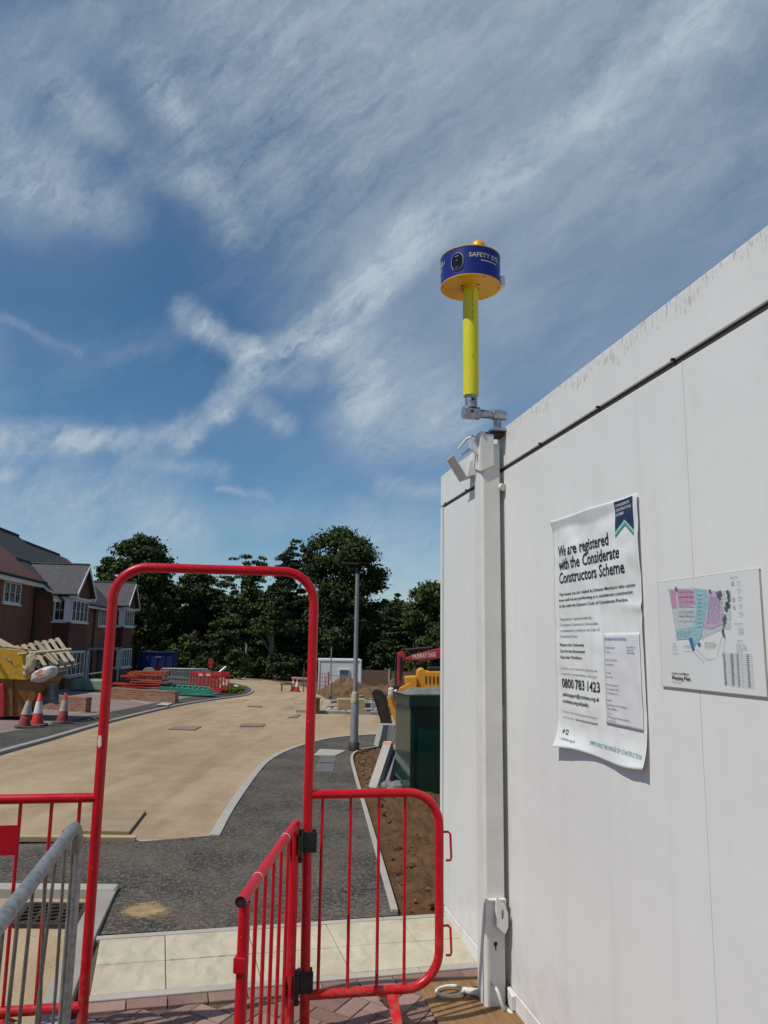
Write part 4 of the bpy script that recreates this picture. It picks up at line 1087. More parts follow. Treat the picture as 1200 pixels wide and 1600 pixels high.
mb = MB(); mb.tube([LFt(LL - .004, zl), LFt(LL - .0035, zl)], .019, 16); mb.build('bore_shade', M['painted_bore'], leaf_o)  # dark disc paints the shade within the open rail end
mb = MB()
for t in (.245, LL - .245):
    c = Vector(LFt(t, zl)); sidev = Vector((-e.y, e.x, 0))
    mb.tube([c + sidev * (.0222 * math.cos(a)) + Vector((0, 0, .0222 * math.sin(a))) for a in [2 * math.pi * k / 20 for k in range(20)]], .0014, 6, closed=True)
mb.build('wear_ring', M['cone_white'], leaf_o)
mb = MB(); c = Vector(LFt(LL - .062, zl - .235)); sd = Vector((-e.y, e.x, 0))
mb.box((0, 0, 0), (.016, .040, .055), Matrix.Translation(c + e * .022 + sd * -.006) @ Matrix.Rotation(math.atan2(e.y, e.x), 4, 'Z')); mb.box((0, 0, 0), (.05, .008, .05), Matrix.Translation(c + e * .0 - sd * .025) @ Matrix.Rotation(math.atan2(e.y, e.x), 4, 'Z'))
mb.build('latch', M['red'], leaf_o, bevel=.003)
for z in (.93 + dz_, .285 + dz_):
    mb = MB()
    mb.box((-.006, -.026, z), (.072, .008, .098)); mb.box((-.006, .026, z), (.072, .008, .098)); mb.box((-.012, -.030, z), (.05, .012, .05))
    c = Vector(LFt(.018, z)); sx_ = math.atan2(e.y, e.x)
    Mh = Matrix.Translation(c) @ Matrix.Rotation(sx_, 4, 'Z')
    mb.box((.0, .027, 0), (.07, .008, .098), Mh); mb.box((.0, -.027, 0), (.07, .008, .098), Mh)
    hg = mb.build('hinge', M['black_iron'], gate, bevel=.002)
    mb = MB(); mb.tube([(-.052, -.052, z - .075), (-.052, -.052, z + .07)], .0115, 12); mb.tube([(-.052, -.052, z - .085), (-.052, -.052, z - .068)], .016, 6); mb.tube([(-.052, -.052, z + .055), (-.052, -.052, z + .068)], .018, 12)
    mb.build('hinge_pin', M['black_iron'], hg)
    mb = MB()
    for dx in (-.03, .022):
        for dz in (-.036, .036): mb.tube([(dx, -.030, z + dz), (dx, -.036, z + dz)], .007, 6)
    mb.build('bolt', M['dark_steel'], hg)

# ------------------------------------------------------------------ steel crowd barrier in the near left corner
zt_ = 1.05
a_far = CAM + ray(124, 1283) * ((zt_ - CAM_H) / ray(124, 1283).z); a_near = CAM + ray(0, 1442) * ((zt_ - CAM_H) / ray(0, 1442).z)
ed = (a_near - a_far); ed.z = 0; ed.normalize()
g0 = gz(a_far.x, a_far.y) + .05
cb = thing('crowd_barrier', 'grey steel crowd barrier with thin rusty rods, close in front of the red gate', 'barrier', (a_far.x, a_far.y, g0), math.atan2(ed.y, ed.x))
hgt = zt_ - g0; BL = 2.15
P = [(.02, 0, .16), (0, 0, .30), (0, 0, hgt - .14)] + arc((.12, 0, hgt - .12), (1, 0, 0), (0, 0, 1), .12, math.pi, math.pi / 2, 7) + arc((BL - .12, 0, hgt - .12), (1, 0, 0), (0, 0, 1), .12, math.pi / 2, 0, 7) + [(BL, 0, .16)]
mb = MB(); mb.tube(P, .0205, 14); mb.tube([(.01, 0, .18), (BL, 0, .18)], .016, 12); mb.build('frame', M['galv_dull'], cb)
random.seed(3)
for k in range(13):
    x = .10 + k * .15; b1 = random.uniform(-.03, .03); b2 = random.uniform(-.018, .018)
    mb = MB(); mb.tube([(x, 0, .17), (x + b1 * .5, b2, .17 + .33 * (hgt - .2)), (x + b1, b2, .17 + .62 * (hgt - .2)), (x, 0, hgt - (.022 if x > .12 else .04))], .0052, 8); mb.build('rod', M['rusty_wire'], cb)
for x in (.25, BL - .3):
    mb = MB(); mb.tube([(x, -.30, .012), (x, -.05, .15), (x, 0, .18), (x, .05, .15), (x, .30, .012)], .014, 10); mb.build('foot', M['galv_dull'], cb)
# ------------------------------------------------------------------ things lying on the road and path
def ground_frame(p, az=0):
    """matrix tilted with the terrain at p"""
    return p
def flat_plate(name, px, off, th, m, label, cat, bev=.004):
    P = [G(x, y, off + th) for x, y in px]; c = sum(P, Vector()) / len(P); c.z = gz(c.x, c.y) + off
    mb = MB(); mb.prism([(p.x - c.x, p.y - c.y, gz(p.x, p.y) + off - c.z) for p in P], (0, 0, th))
    return tag(mb.build(name, m, None, c, bevel=bev), label, cat)
flat_plate('cover_board', [(97, 1297), (202, 1299), (228, 1266), (139, 1263)], .0, .032, M['steel_plate'], 'large dusty flat board lying on the sandy road behind the timber batten', 'board')
flat_plate('cover_plate', [(263, 1139), (304, 1140), (315, 1134.5), (272, 1134)], .0, .024, M['cover'], 'dusty flat cover plate on the sandy road, left of the nearer two', 'cover')
flat_plate('cover_plate', [(374, 1134.5), (411, 1134.5), (414, 1130.5), (378, 1130.5)], .0, .024, M['cover'], 'dusty flat cover plate on the sandy road, right of the nearer two', 'cover')
flat_plate('cover_plate', [(386, 1104), (408, 1104.3), (409, 1102.2), (388, 1102)], .0, .024, M['cover'], 'small dusty cover plate on the far sandy road just past the kerb bend', 'cover')
flat_plate('cover_plate', [(449, 1121), (463, 1121), (470, 1116), (462, 1116)], .0, .024, M['cover'], 'dark broken slab lying where the sandy road widens, left of the kerb line', 'cover')
flat_plate('access_cover', [(496, 1191), (523, 1191), (526, 1181.5), (501, 1181)], .035, .008, M['grey_cover'], 'square grey access cover in the dark path, farther of the grey pair', 'access cover', .002)
flat_plate('access_cover', [(491, 1205), (520, 1206), (522.5, 1193), (495, 1192.5)], .035, .008, M['grey_cover'], 'square grey access cover in the dark path, nearer of the grey pair', 'access cover', .002)
flat_plate('access_cover', [(489, 1180), (523, 1180.5), (541, 1172), (500, 1170)], .035, .012, M['kerb_pale'], 'pale square concrete cover in the dark path beside the lamp post', 'access cover', .002)
flat_plate('driveway_plate', [(244, 1101), (262, 1102), (270, 1098), (254, 1097)], .092, .01, M['kerb_pale'], 'small pale slab set in the far left pavement before the green barriers', 'slab', .002)
# timber batten across the road edge
a = G(-60, 1313, .02); b = G(212, 1314, .02)
d = (b - a); ln = d.length
mb = MB(); mb.box((0, 0, .0), (ln, .085, .045)); c = (a + b) / 2
o = mb.build('timber_batten', M['timber'], None, (c.x, c.y, gz(c.x, c.y) + .040), math.atan2(d.y, d.x), bevel=.003)
o.rotation_euler = (0, -math.atan2(b.z - a.z, ln), math.atan2(d.y, d.x)); tag(o, 'long sawn timber batten lying along the edge of the sandy road', 'timber')
# gully grating
gr = [G(x, y, .004) for x, y in ((22, 1449), (118, 1450), (136, 1418), (42, 1417))]
gc = sum(gr, Vector()) / 4; ux = (gr[1] - gr[0] + gr[2] - gr[3]) / 2; uy = (gr[3] - gr[0] + gr[2] - gr[1]) / 2
gt = thing('gully_grate', 'rusty cast iron gully grating with slanting bars in the sandy corner by the kerb', 'drain grate', (gc.x, gc.y, gz(gc.x, gc.y) + .004))
def gl(u, v, z=0): p = ux * u + uy * v; return (p.x, p.y, gz(gc.x + p.x, gc.y + p.y) - gz(gc.x, gc.y) + z)
mb = MB()
for (p, q_) in (((-.5, -.5), (.5, -.5)), ((.5, -.5), (.5, .5)), ((.5, .5), (-.5, .5)), ((-.5, .5), (-.5, -.5))): mb.bar(gl(*p, .012), gl(*q_, .012), .035, .03)
mb.build('frame', M['iron'], gt)
mb = MB(); mb.add([gl(-.47, -.47, .002), gl(.47, -.47, .002), gl(.47, .47, .002), gl(-.47, .47, .002)], [(0, 1, 2, 3)]); mb.build('pit_shade', M['seam'], gt)  # flat dark sheet; the shade of the pit is in its colour
for k in range(-5, 8):
    p = [(-.46, -.9 + .19 * k + .45), (.46, -.9 + .19 * k + 1.0 - .1)]
    # clip the slanting bar to the frame
    (u0, v0), (u1, v1) = p; pts = []
    for t in [i / 40 for i in range(41)]:
        u = u0 + (u1 - u0) * t; v = v0 + (v1 - v0) * t
        if -.46 < v < .46: pts.append((u, v))
    if len(pts) > 3: mb = MB(); mb.bar(gl(*pts[0], .013), gl(*pts[-1], .013), .022, .022); mb.build('grate_bar', M['iron'], gt)
for u in (-.2, .15):
    mb = MB(); mb.bar(gl(u, -.47, .0125), gl(u, .47, .0125), .02, .02); mb.build('cross_bar', M['iron'], gt)

# ------------------------------------------------------------------ lamp posts
def lamp_post(base, h, label, s=1.0, rot=R(150)):
    t = thing('lamp_post', label, 'lamp post', (base.x, base.y, base.z - .01), 0, None)
    mb = MB(); mb.lathe([(.105 * s, 0), (.105 * s, .17 * s), (.082 * s, .175 * s)], 20); mb.build('root_sleeve', M['dark_steel'], t)
    mb = MB(); mb.lathe([(.081 * s, .17 * s), (.081 * s, .90 * s), (.074 * s, .93 * s)], 24); bs = mb.build('base_column', M['lamp_steel'], t)
    mb = MB(); mb.grid(lambda u, v: (.0825 * s * math.cos(-1.9 + .75 * u), .0825 * s * math.sin(-1.9 + .75 * u), (.36 + .42 * v) * s), 6, 1); mb.build('hatch', M['lamp_steel'], bs)
    mb = MB(); mb.lathe([(.076 * s, .925 * s), (.088 * s, .95 * s), (.070 * s, 1.02 * s), (.078 * s, 1.08 * s), (.062 * s, 1.13 * s), (.047 * s, 1.16 * s)], 16); mb.build('tape_wrap', M['cloth'], t)
    mb = MB(); mb.lathe([(.047 * s, 1.14 * s), (.038 * s, h - .12), (.038 * s, h - .02), (0, h)], 20); mb.build('shaft', M['lamp_steel'], t)
    mb = MB()
    c, sn = math.cos(rot), math.sin(rot)
    Mx = Matrix.Translation((0, 0, h - .03)) @ Matrix.Rotation(rot, 4, 'Z') @ Matrix.Diagonal((.72, .8, .8, 1)) @ Matrix.Rotation(R(-6), 4, 'Y')
    mb.add([(-.10 * s, -.10 * s, 0), (.42 * s, -.13 * s, .0), (.50 * s, -.06 * s, .01), (.50 * s, .06 * s, .01), (.42 * s, .13 * s, 0), (-.10 * s, .10 * s, 0),
            (-.10 * s, -.08 * s, .06 * s), (.40 * s, -.10 * s, .05 * s), (.46 * s, -.05 * s, .045 * s), (.46 * s, .05 * s, .045 * s), (.40 * s, .10 * s, .05 * s), (-.10 * s, .08 * s, .06 * s)],
           [(5, 4, 3, 2, 1, 0), (6, 7, 8, 9, 10, 11)] + [(i, (i + 1) % 6, 6 + (i + 1) % 6, 6 + i) for i in range(6)], False, Mx)
    mb.tube([(0, 0, -.16 * s), (0, 0, .02)], .05 * s, 12, M_ if False else True) if False else None
    mb.build('lantern', M['lamp_head'], t, bevel=.006)
    mb = MB(); mb.lathe([(.05 * s, h - .20 * s), (.05 * s, h - .02)], 14); mb.build('spigot', M['lamp_head'], t)
    return t
lb = G(553, 1173, .035); lp_top = at_depth(561, 880, lb.y)
lamp_post(lb, lp_top.z - lb.z, 'tall grey lamp post rising from the dark path near the soil bed')
lb2 = G(516, 1091); lamp_post(lb2, at_depth(518, 1005, lb2.y).z - lb2.z, 'small distant lamp post in front of the far white cabin', .75, R(185))

# ------------------------------------------------------------------ dark green kiosk and the things round it
kp = G(640, 1250); k_az = math.atan2(-c_dir.y, -c_dir.x)
kt = at_depth(640, 1083, kp.y).z - kp.z
kio = thing('green_kiosk', 'glossy dark green steel box with an overhanging lid between soil bed and cabin', 'utility box', (kp.x, kp.y, gz(kp.x, kp.y) - .02), C_ROT + R(90) + R(2))
# local: x to the right, y away from the viewer
KW, KD, KH = 1.25, .80, kt
mb = MB(); mb.box((KW / 2, KD / 2, KH / 2 - .04), (KW, KD, KH - .10)); mb.build('body', M['green_box'], kio, bevel=.01)
mb = MB(); mb.box((KW / 2, KD / 2 - .02, KH - .08), (KW + .07, KD + .10, .16)); mb.build('lid', M['green_box'], kio, bevel=.012)
mb = MB(); mb.box((KW / 2 + .05, -.006, KH / 2 - .06), (KW - .16, .014, KH - .26)); mb.box((.03, -.006, KH / 2 - .06), (.06, .016, KH - .26)); dn = mb.build('door', M['green_box'], kio, bevel=.003)
mb = MB(); mb.box((.42, -.018, KH * .5), (.012, .01, KH - .3)); mb.build('door_joint', M['seam'], dn)
mb = MB(); mb.box((KW / 2, KD / 2 - .03, .0), (KW + .16, KD + .2, .10)); mb.build('plinth', M['kerb_pale'], kio, bevel=.01)
KM = Matrix.Translation(kio.location) @ Matrix.Rotation(kio.rotation_euler.z, 4, 'Z')
# crumpled sheeting and sticks on the lid
def crumple(name, w, d, h, loc, rz, m, label, cat, seed, n=26, amp=.6):
    def fn(u, v):
        x = (u - .5) * w; y = (v - .5) * d; e = min(u, 1 - u, v, 1 - v) * 2
        k = mnoise.noise((u * 3.1 + seed, v * 3.3, seed)) + .6 * mnoise.noise((u * 8, v * 8 + seed, 2)) + .35 * mnoise.noise((u * 19, v * 19, seed))
        return (x * (1 + .12 * mnoise.noise((u * 3, v * 3, 9 + seed))), y, max(.004, h * (min(1, e * 2.2) * (.55 + amp * k))))
    mb = MB(); mb.grid(fn, n, n)
    vs = [(x, y, 0) for (x, y, z) in mb.v]; nb = len(vs); mb.v += vs; k = len(mb.f)
    for i in range(k): mb.f.append(tuple(nb + j for j in reversed(mb.f[i]))); mb.sm.append(True)
    ring = [i for i in range(n + 1)] + [j * (n + 1) + n for j in range(1, n + 1)] + [n * (n + 1) + i for i in range(n - 1, -1, -1)] + [j * (n + 1) for j in range(n - 1, 0, -1)]
    for i in range(len(ring)): a, b = ring[i], ring[(i + 1) % len(ring)]; mb.f.append((a, b, nb + b, nb + a)); mb.sm.append(True)
    return tag(mb.build(name, m, None, loc, rz), label, cat)
top = KM @ Vector((.34, .30, KH + .0))
crumple('polythene_sheet', .80, .62, .10, top, C_ROT + R(92), M['sheet_grey'], 'crumpled grey polythene sheet heaped on top of the green box', 'sheeting', 3)
# paving slabs standing on edge, tilted, by the kiosk
def tilted_stack(px, py, n, label):
    base = G(px, py, .05)
    for k in range(n):
        mb = MB(); mb.box((0, 0, .25), (.50, .046, .50)); c = base + Vector((.062 * 0 + .012 * k, -.045 * k + .18, 0))
        c.z = gz(c.x, c.y) + .06
        o = mb.build('paving_slab', M['concrete'] if k else M['concrete_dark'], None, c, bevel=.004)
        o.rotation_euler = (R(0), R(11), R(-6)); tag(o, label, 'slab', 'pale concrete slabs stood on edge by the green box')
sp_ = G(588, 1170, .05); 
for k in range(8):
    mb = MB(); mb.box((0, .0, .24), (.058, .44, .46)); c = sp_ + Vector((.02 + .062 * k, .12 + .004 * k, 0)); c.z = gz(c.x, c.y) + .07
    o = mb.build('paving_slab', M['concrete'], None, c, bevel=.005); o.rotation_euler = (0, R(13), R(14))
    tag(o, 'pale concrete slab standing on edge in the tilted row behind the leaning channels', 'slab', 'pale concrete slabs stood on edge by the green box')
# two long channels leaning on the kiosk
def leaning(px0, px1, w, label, dy=0, m='concrete'):
    a = G(*px0, .03); b = at_depth(px1[0], px1[1], a.y + .75 + dy); ln = (b - a).length
    t = thing('drain_channel', label, 'channel', a); d = (b - a)
    mb = MB(); d_ = d.normalized(); side = d_.cross(Vector((.35, 1, 0)).normalized()).normalized(); nrm = side.cross(d_).normalized()
    def sec(o, s0, s1, n0, n1):
        vs = [o + side * s + nrm * n for s, n in ((s0, n0), (s1, n0), (s1, n1), (s0, n1))]; return vs
    for (s0, s1, n0, n1) in ((-w / 2, w / 2, 0, .02), (-w / 2, -w / 2 + .022, .02, .12), (w / 2 - .022, w / 2, .02, .12)):
        mb.prism(sec(Vector(), s0, s1, n0, n1), d)
    mb.build('channel', M[m], t, bevel=.003)
    mb = MB(); mb.prism(sec(d * .93, -w / 2 - .004, w / 2 + .004, -.004, .124), d * .04); mb.build('end_strap', M['bag_orange'], t)
    mb = MB(); mb.prism(sec(d * .0, -w / 2 + .024, w / 2 - .024, .022, .05), d * .99); mb.build('grating', M['dark_steel'], t)
leaning((581, 1233), (606, 1158), .13, 'long pale concrete drain channel leaning up against the green box, outer one')
leaning((600, 1232), (618, 1163), .09, 'dark grey drain channel leaning against the green box, inner one beside its corner', .05, 'concrete_dark')  # inner channel takes the darker grey concrete
random.seed(12)
for i, (x, y, s_) in enumerate([(612, 1222, .16), (604, 1232, .10), (618, 1236, .13), (611, 1240, .09)]):
    mb = MB(); stone(mb, (0, 0, s_ * .5), s_); p = G(x, y, .03)
    tag(mb.build('rubble_stone', M['concrete_dark'], None, p), 'broken concrete lump lying at the foot of the green box under the channels', 'rubble', 'concrete lumps by the green box')
# ------------------------------------------------------------------ far yard: spoil heap, boards, cabin, fence
def heap(name, px, w, d, h, label, seed, m, two=True):
    c = G(*px); mb = MB()
    def fn(u, v):
        x = (u - .5) * w; y = (v - .5) * d; r2 = (2 * (u - .5)) ** 2 + (2 * (v - .5)) ** 2
        z = h * max(0, 1 - r2) * (.8 + .6 * mnoise.noise((u * 3 + seed, v * 3, 1))) + .22 * h * mnoise.noise((u * 8, v * 8, seed)) + .13 * h * mnoise.noise((u * 19, v * 19, seed)) + .06 * h * mnoise.noise((u * 45, v * 45, seed))
        if two: z *= .82 + .28 * math.cos((u - .28) * 11)
        wx, wy = c.x + x, c.y + y
        return (x, y, gz(wx, wy) - c.z + max(-.05, z - .04))
    mb.grid(fn, 84, 64, False); return tag(mb.build(name, m, None, c), label, 'soil heap')
heap('spoil_heap', (566, 1086), 6.0, 5, 1.0, 'large heap of dug brown earth in front of the far white cabin', 2, M['heap_soil'])
heap('spoil_heap', (620, 1090), 3.6, 3, .95, 'smaller earth heap right of the large one, below the brown fence', 7, M['heap_soil'], False)
# stack of pale boards
bp_ = G(548, 1111); bs = 1200 / (bp_ - CAM).dot(fw)
mb = MB(); 
for k in range(5): mb.box((random.uniform(-.01, .01), 0, .075 + .085 * k), (1.02, .8, .08))
o = mb.build('board_stack', M['pale_block'], None, bp_, R(6), bevel=.006); tag(o, 'strapped stack of pale yellow boards on the bare ground behind the lamp post', 'board stack')
for i, (x, y, w_, h_, m_, lab) in enumerate([(584, 1106, .5, .22, 'concrete', 'pale broken block lying right of the yellow board stack'), (598, 1108, .35, .2, 'old_timber', 'short timber offcut lying right of the pale broken block'), (571, 1108, .3, .25, 'concrete_dark', 'grey broken block close to the right end of the yellow boards'),
                                  (519, 1106, .9, .10, 'kerb_pale', 'long pale kerb stone lying left of the yellow board stack'), (524, 1098, 1.2, .12, 'concrete', 'long pale kerb stone lying behind the yellow board stack'), (560, 1092, .8, .16, 'concrete', 'pale stone slab resting at the foot of the earth heap')]):
    p = G(x, y); mb = MB(); mb.prism([(-w_ / 2, -.14, 0), (w_ / 2 - .03, -.16, 0), (w_ / 2, .13, 0), (-w_ / 2 + .04, .15, 0)], (0.02, 0, h_))
    tag(mb.build('masonry_block', M[m_], None, p, R(8 + 13 * i), bevel=.01), lab, 'block')
random.seed(44); mb = MB()
for i in range(160):
    p = G(random.gauss(575, 32), random.uniform(1096, 1113)); stone(mb, (p.x, p.y, p.z + .02), random.choice((.03, .05, .07, .11)))
for i in range(120):
    p = G(random.uniform(450, 660), random.uniform(1082, 1110)); stone(mb, (p.x, p.y, p.z + .01), random.choice((.03, .04, .06)))
tag(tag(mb.build('rubble', M['concrete'], None), kind='stuff'), 'loose pale rubble strewn over the bare ground round the yellow board stack', 'rubble')
p = G(491, 1115); mb = MB(); mb.box((0, 0, .26), (.30, .3, .5)); mb.box((0, 0, .52), (.34, .34, .04)); tag(mb.build('timber_post', M['fence_wood'], None, p, R(20), bevel=.008), 'short brown timber stump post by the far kerb, close to the red gate post', 'post')
strip('kerb_stones', polyline_px([(462, 1113.5), (520, 1115.5), (580, 1117), (660, 1118), (900, 1119)]), .13, .10, .12, M['kerb_pale'], 1)
# far white cabin
fc = G(497, 1081); ft = at_depth(497, 1031, fc.y).z - fc.z; fr = at_depth(575, 1040, fc.y)
FWD = 3.35; FH = ft
far = thing('site_cabin', 'small far white site cabin with a barred window behind the earth heap', 'cabin', fc, R(5))
FL = (fr.x - fc.x) * .86
mb = MB(); mb.box((FL / 2, FWD / 2, FH / 2 + .03), (FL, FWD, FH - .10)); mb.build('wall_panel', M['white_plastic'], far, bevel=.01)
mb = MB(); mb.box((FL / 2, FWD / 2, FH - .01), (FL + .08, FWD + .08, .10)); mb.build('roof_fascia', M['white_plastic'], far, bevel=.01)
mb = MB()
for x in (.02, FL - .02): mb.box((x, -.02, FH / 2), (.09, .04, FH - .04))
mb.build('corner_post', M['white_plastic'], far, bevel=.01)
mb = MB(); mb.box((FL * .60, -.035, FH * .62), (.66, .06, .40)); wf = mb.build('window', M['upvc'], far, bevel=.005)
mb = MB(); mb.box((FL * .60, -.062, FH * .62), (.54, .02, .28)); mb.build('pane', M['seam'], wf)
mb = MB()
for k in range(6): mb.box((FL * .60, -.078, FH * .62 - .12 + .048 * k), (.54, .016, .012))
mb.build('window_bars', M['grey_rim'], wf)
mb = MB(); mb.tube([(.42, -.25, 0), (.42, -.25, .95), (.55, -.25, 1.02), (FL * .55, -.25, .98), (FL * .55, -.25, 0)], .022, 8); mb.build('handrail', M['galv_dull'], far)
# brown board fence behind
fa = at_depth(560, 1046, 56); fb = at_depth(760, 1049, 54)
def fence(a, b, h, label):
    d = b - a; n = int(d.length / 2.4) + 1; g = Vector((a.x, a.y, gz(a.x, a.y))); ang = math.atan2(d.y, d.x)
    t = thing('board_fence', label, 'fence', g, ang); L0 = math.hypot(d.x, d.y); drop = gz(b.x, b.y) - gz(a.x, a.y)
    mb = MB(); k = 0; x = 0; random.seed(8)
    while x < L0:
        mb.box((x, random.uniform(-.008, .008), drop * x / L0 + h / 2), (.135, .022, h + random.uniform(-.02, .02))); x += .143
    mb.build('boards', M['fence_wood'], t)
    for i in range(n + 1):
        mb = MB(); x = L0 * i / n; mb.box((x, -.06, drop * x / L0 + h / 2 + .05), (.1, .1, h + .1)); mb.build('fence_post', M['pale_timber'], t, bevel=.01)
fence(Vector((fa.x, fa.y, 0)), Vector((fb.x, fb.y, 0)), fa.z - gz(fa.x, fa.y), 'brown boarded fence with pale posts behind the earth heap and diggers')
# pipes and rails by the far road end
for i, (x0, y0, x1, y1, lab) in enumerate([(428, 1062, 482, 1066, 'long grey steel pipe lying on the far road verge, lower one'), (455, 1058, 486, 1060, 'grey steel pipe lying behind the long one by the red mesh')]):
    a = G(x0, y0); b = G(x1, y1); mb = MB(); mb.tube([(0, 0, .24), (b - a) + Vector((0, 0, .24))], .16, 12); mb.tube([(b - a) * .1, (b - a) * .1 + Vector((0, 0, .2))], .12, 6); mb.tube([(b - a) * .9, (b - a) * .9 + Vector((0, 0, .2))], .12, 6)
    tag(mb.build('steel_pipe', M['galv_dull'], None, a), lab, 'pipe')
# ------------------------------------------------------------------ traffic cones
def make_cone(label, red, white, base, h=.72):
    t = thing('traffic_cone', label, 'traffic cone', (0, 0, 0), 0, 'cones beside the skip')
    mb = MB(); mb.prism([(-.19, -.14, 0), (-.14, -.19, 0), (.14, -.19, 0), (.19, -.14, 0), (.19, .14, 0), (.14, .19, 0), (-.14, .19, 0), (-.19, .14, 0)], (0, 0, .045)); mb.build('base', base, t, bevel=.01)
    R_ = lambda z: .135 + (.030 - .135) * (z - .045) / (h - .045)
    mb = MB(); mb.lathe([(R_(.045), .045), (R_(h), h), (R_(h) - .008, h), (R_(h) - .012, h - .02)], 24); mb.build('cone_body', red, t)
    mb = MB(); mb.lathe([(R_(.28) + .004, .28), (R_(.53) + .004, .53)], 24); mb.build('sleeve', white, t)
    return t
c1 = make_cone('bright red and white traffic cone, middle one of three beside the skip', M['cone_red'], M['cone_white'], M['cone_base'])
c1.location = G(58, 1134, .047)
c2 = make_cone('topless leaning traffic cone with a wide white sleeve, nearest the skip', M['cone_dirty'], M['cone_grey'], M['cone_base'], .60)
for o in c2.children:
    if o.name.startswith('sleeve'): o.scale = (1.12, 1.12, 1.15); o.location.z = -.04
c2.location = G(37, 1137, .047); c2.rotation_euler = (0, R(6), .4)
c3 = make_cone('grimy dark red traffic cone on its own, farthest from the skip', M['cone_dirty'], M['cone_grey'], M['cone_base'], .70)
c3.location = G(97, 1130, .047); c3.rotation_euler = (0, R(3), 1.0)
# ------------------------------------------------------------------ low brick garden walls
def low_wall(p, q, h, th, label, off=.04):
    a = G(*p, off); b = G(*q, off); d = b - a; L0 = math.hypot(d.x, d.y)
    mb = MB(); mb.prism([(0, 0, -.05), (L0, 0, d.z - .05), (L0, 0, d.z + h), (0, 0, h)], (0, th, 0)); mb.prism([(-.0, -.006, h), (L0 + .006, -.006, d.z + h), (L0 + .006, -.006, d.z + h + .055), (0, -.006, h + .055)], (0, th + .012, 0))
    return tag(mb.build('garden_wall', M['brick_wall'], None, a, math.atan2(d.y, d.x)), label, 'wall')
low_wall((66, 1108), (133, 1113.5), .36, .22, 'low red brick garden wall behind the cones')
low_wall((172, 1092), (273, 1098.5), .36, .24, 'low brown brick garden wall in front of the stacked red barriers')
# ------------------------------------------------------------------ yellow skip full of rubbish
s0 = G(52, 1126, .045)
skip = thing('skip', 'battered yellow and rusty orange builders skip heaped with waste', 'skip', s0, R(10))
# local x to the right; the right end slopes outwards
bx0, bx1, tx0, tx1, hh, dep = -2.3, -.26, -3.0, .30, 1.08, 1.7
mb = MB()
prof = [(bx0, .10), (bx1, .10), (tx1, hh), (tx0, hh)]
mb.add([(x, y, z) for y in (0, dep) for x, z in prof], [(0, 1, 2, 3), (7, 6, 5, 4), (0, 4, 5, 1), (1, 5, 6, 2), (3, 7, 4, 0)])
body = mb.build('body', M['skip_rust'], skip)
mb = MB()
for t in (.25, .5, .75): mb.bar((bx1 + (tx1 - bx1) * t - .02 + .02, .12, .10 + (hh - .10) * t), (bx1 + (tx1 - bx1) * t, dep - .12, .10 + (hh - .10) * t), .06, .05)
for x in (-1.9, -1.2, -.5): mb.bar((x, -.025, .12), (x - .08, -.025, hh - .05), .05, .07)
mb.build('rib', M['skip_rust'], skip)
mb = MB(); mb.tube([(tx0, 0, hh), (tx1, 0, hh), (tx1, dep, hh), (tx0, dep, hh)], .045, 8, closed=True); mb.build('rim', M['dark_steel'], skip)
mb = MB(); mb.prism([(-1.6, -.06, 1.02), (-.22, -.06, .96), (-.06, -.06, 1.04), (-.24, -.06, 1.60), (-.36, -.06, 1.68), (-1.6, -.06, 1.74)], (0, .05, 0)); mb.build('side_plate', M['skip_yellow'], skip, bevel=.01)
mb = MB(); mb.bar((-.05, -.07, 1.0), (-.24, -.07, 1.62), .06, .06, (0, 1, 0)); mb.build('plate_edge', M['dark_steel'], skip)
SM = Matrix.Translation(s0) @ Matrix.Rotation(R(10), 4, 'Z')
mb = MB()
def junk_fn(u, v):
    x = -2.9 + 3.1 * u; y = .05 + (dep - .1) * v; e = min(u, 1 - u, v, 1 - v) * 2
    return (x, y, hh - .06 + .62 * min(1, e * 2.2) * (.7 + .5 * mnoise.noise((u * 4, v * 3, 1)) + .3 * mnoise.noise((u * 11, v * 9, 4))))
mb.grid(junk_fn, 40, 24, False); tag(mb.build('rubbish', M['junk_dark'], None, s0, R(10)), 'dark mixed rubbish filling the yellow skip', 'rubbish', kind='stuff')
# pallet lying on the heap
pal = thing('pallet', 'slatted wooden pallet lying tilted on top of the skip', 'pallet', SM @ Vector((.03, .55, 1.50)))
pal.rotation_euler = (R(14), R(33), R(-38))
for k in range(7):
    mb = MB(); mb.box((0, -.51 + .17 * k, .055), (1.2, .095, .02)); mb.build('slat', M['pale_timber'], pal, bevel=.003)
for y in (-.5, 0, .5):
    mb = MB(); mb.box((y * 1.06, 0, 0), (.09, 1.15, .09)); mb.build('bearer', M['old_timber'], pal, bevel=.004)
random.seed(21)
for i, (x, y, z, l, rx, ry, rz, lab) in enumerate([(-.75, .30, 1.72, 1.5, 20, 24, -8, 'broad pale plank sticking out of the skip, uppermost one'), (-.95, .18, 1.52, 1.2, 0, 14, 4, 'short pale plank lying under the uppermost plank in the skip'),
                                     (-.55, .12, 1.40, 1.0, 10, 33, 12, 'narrow broken plank leaning over the yellow skip side'), (-1.2, .6, 1.80, 1.6, 0, 8, -14, 'plank lying across the back of the rubbish heap in the skip'), (-.95, .02, 1.60, .8, 0, 28, 2, 'stubby light plank poking forward from the skip above the yellow plate')]):
    mb = MB(); mb.box((0, 0, 0), (l, (.24, .16, .10, .14, .12)[i], .035)); p = SM @ Vector((x, y, z))
    o = mb.build('plank', M['pale_timber' if i != 3 else 'old_timber'], None, p, bevel=.004); o.rotation_euler = (R(rx), R(ry), R(rz)); tag(o, lab, 'plank')
random.seed(91)
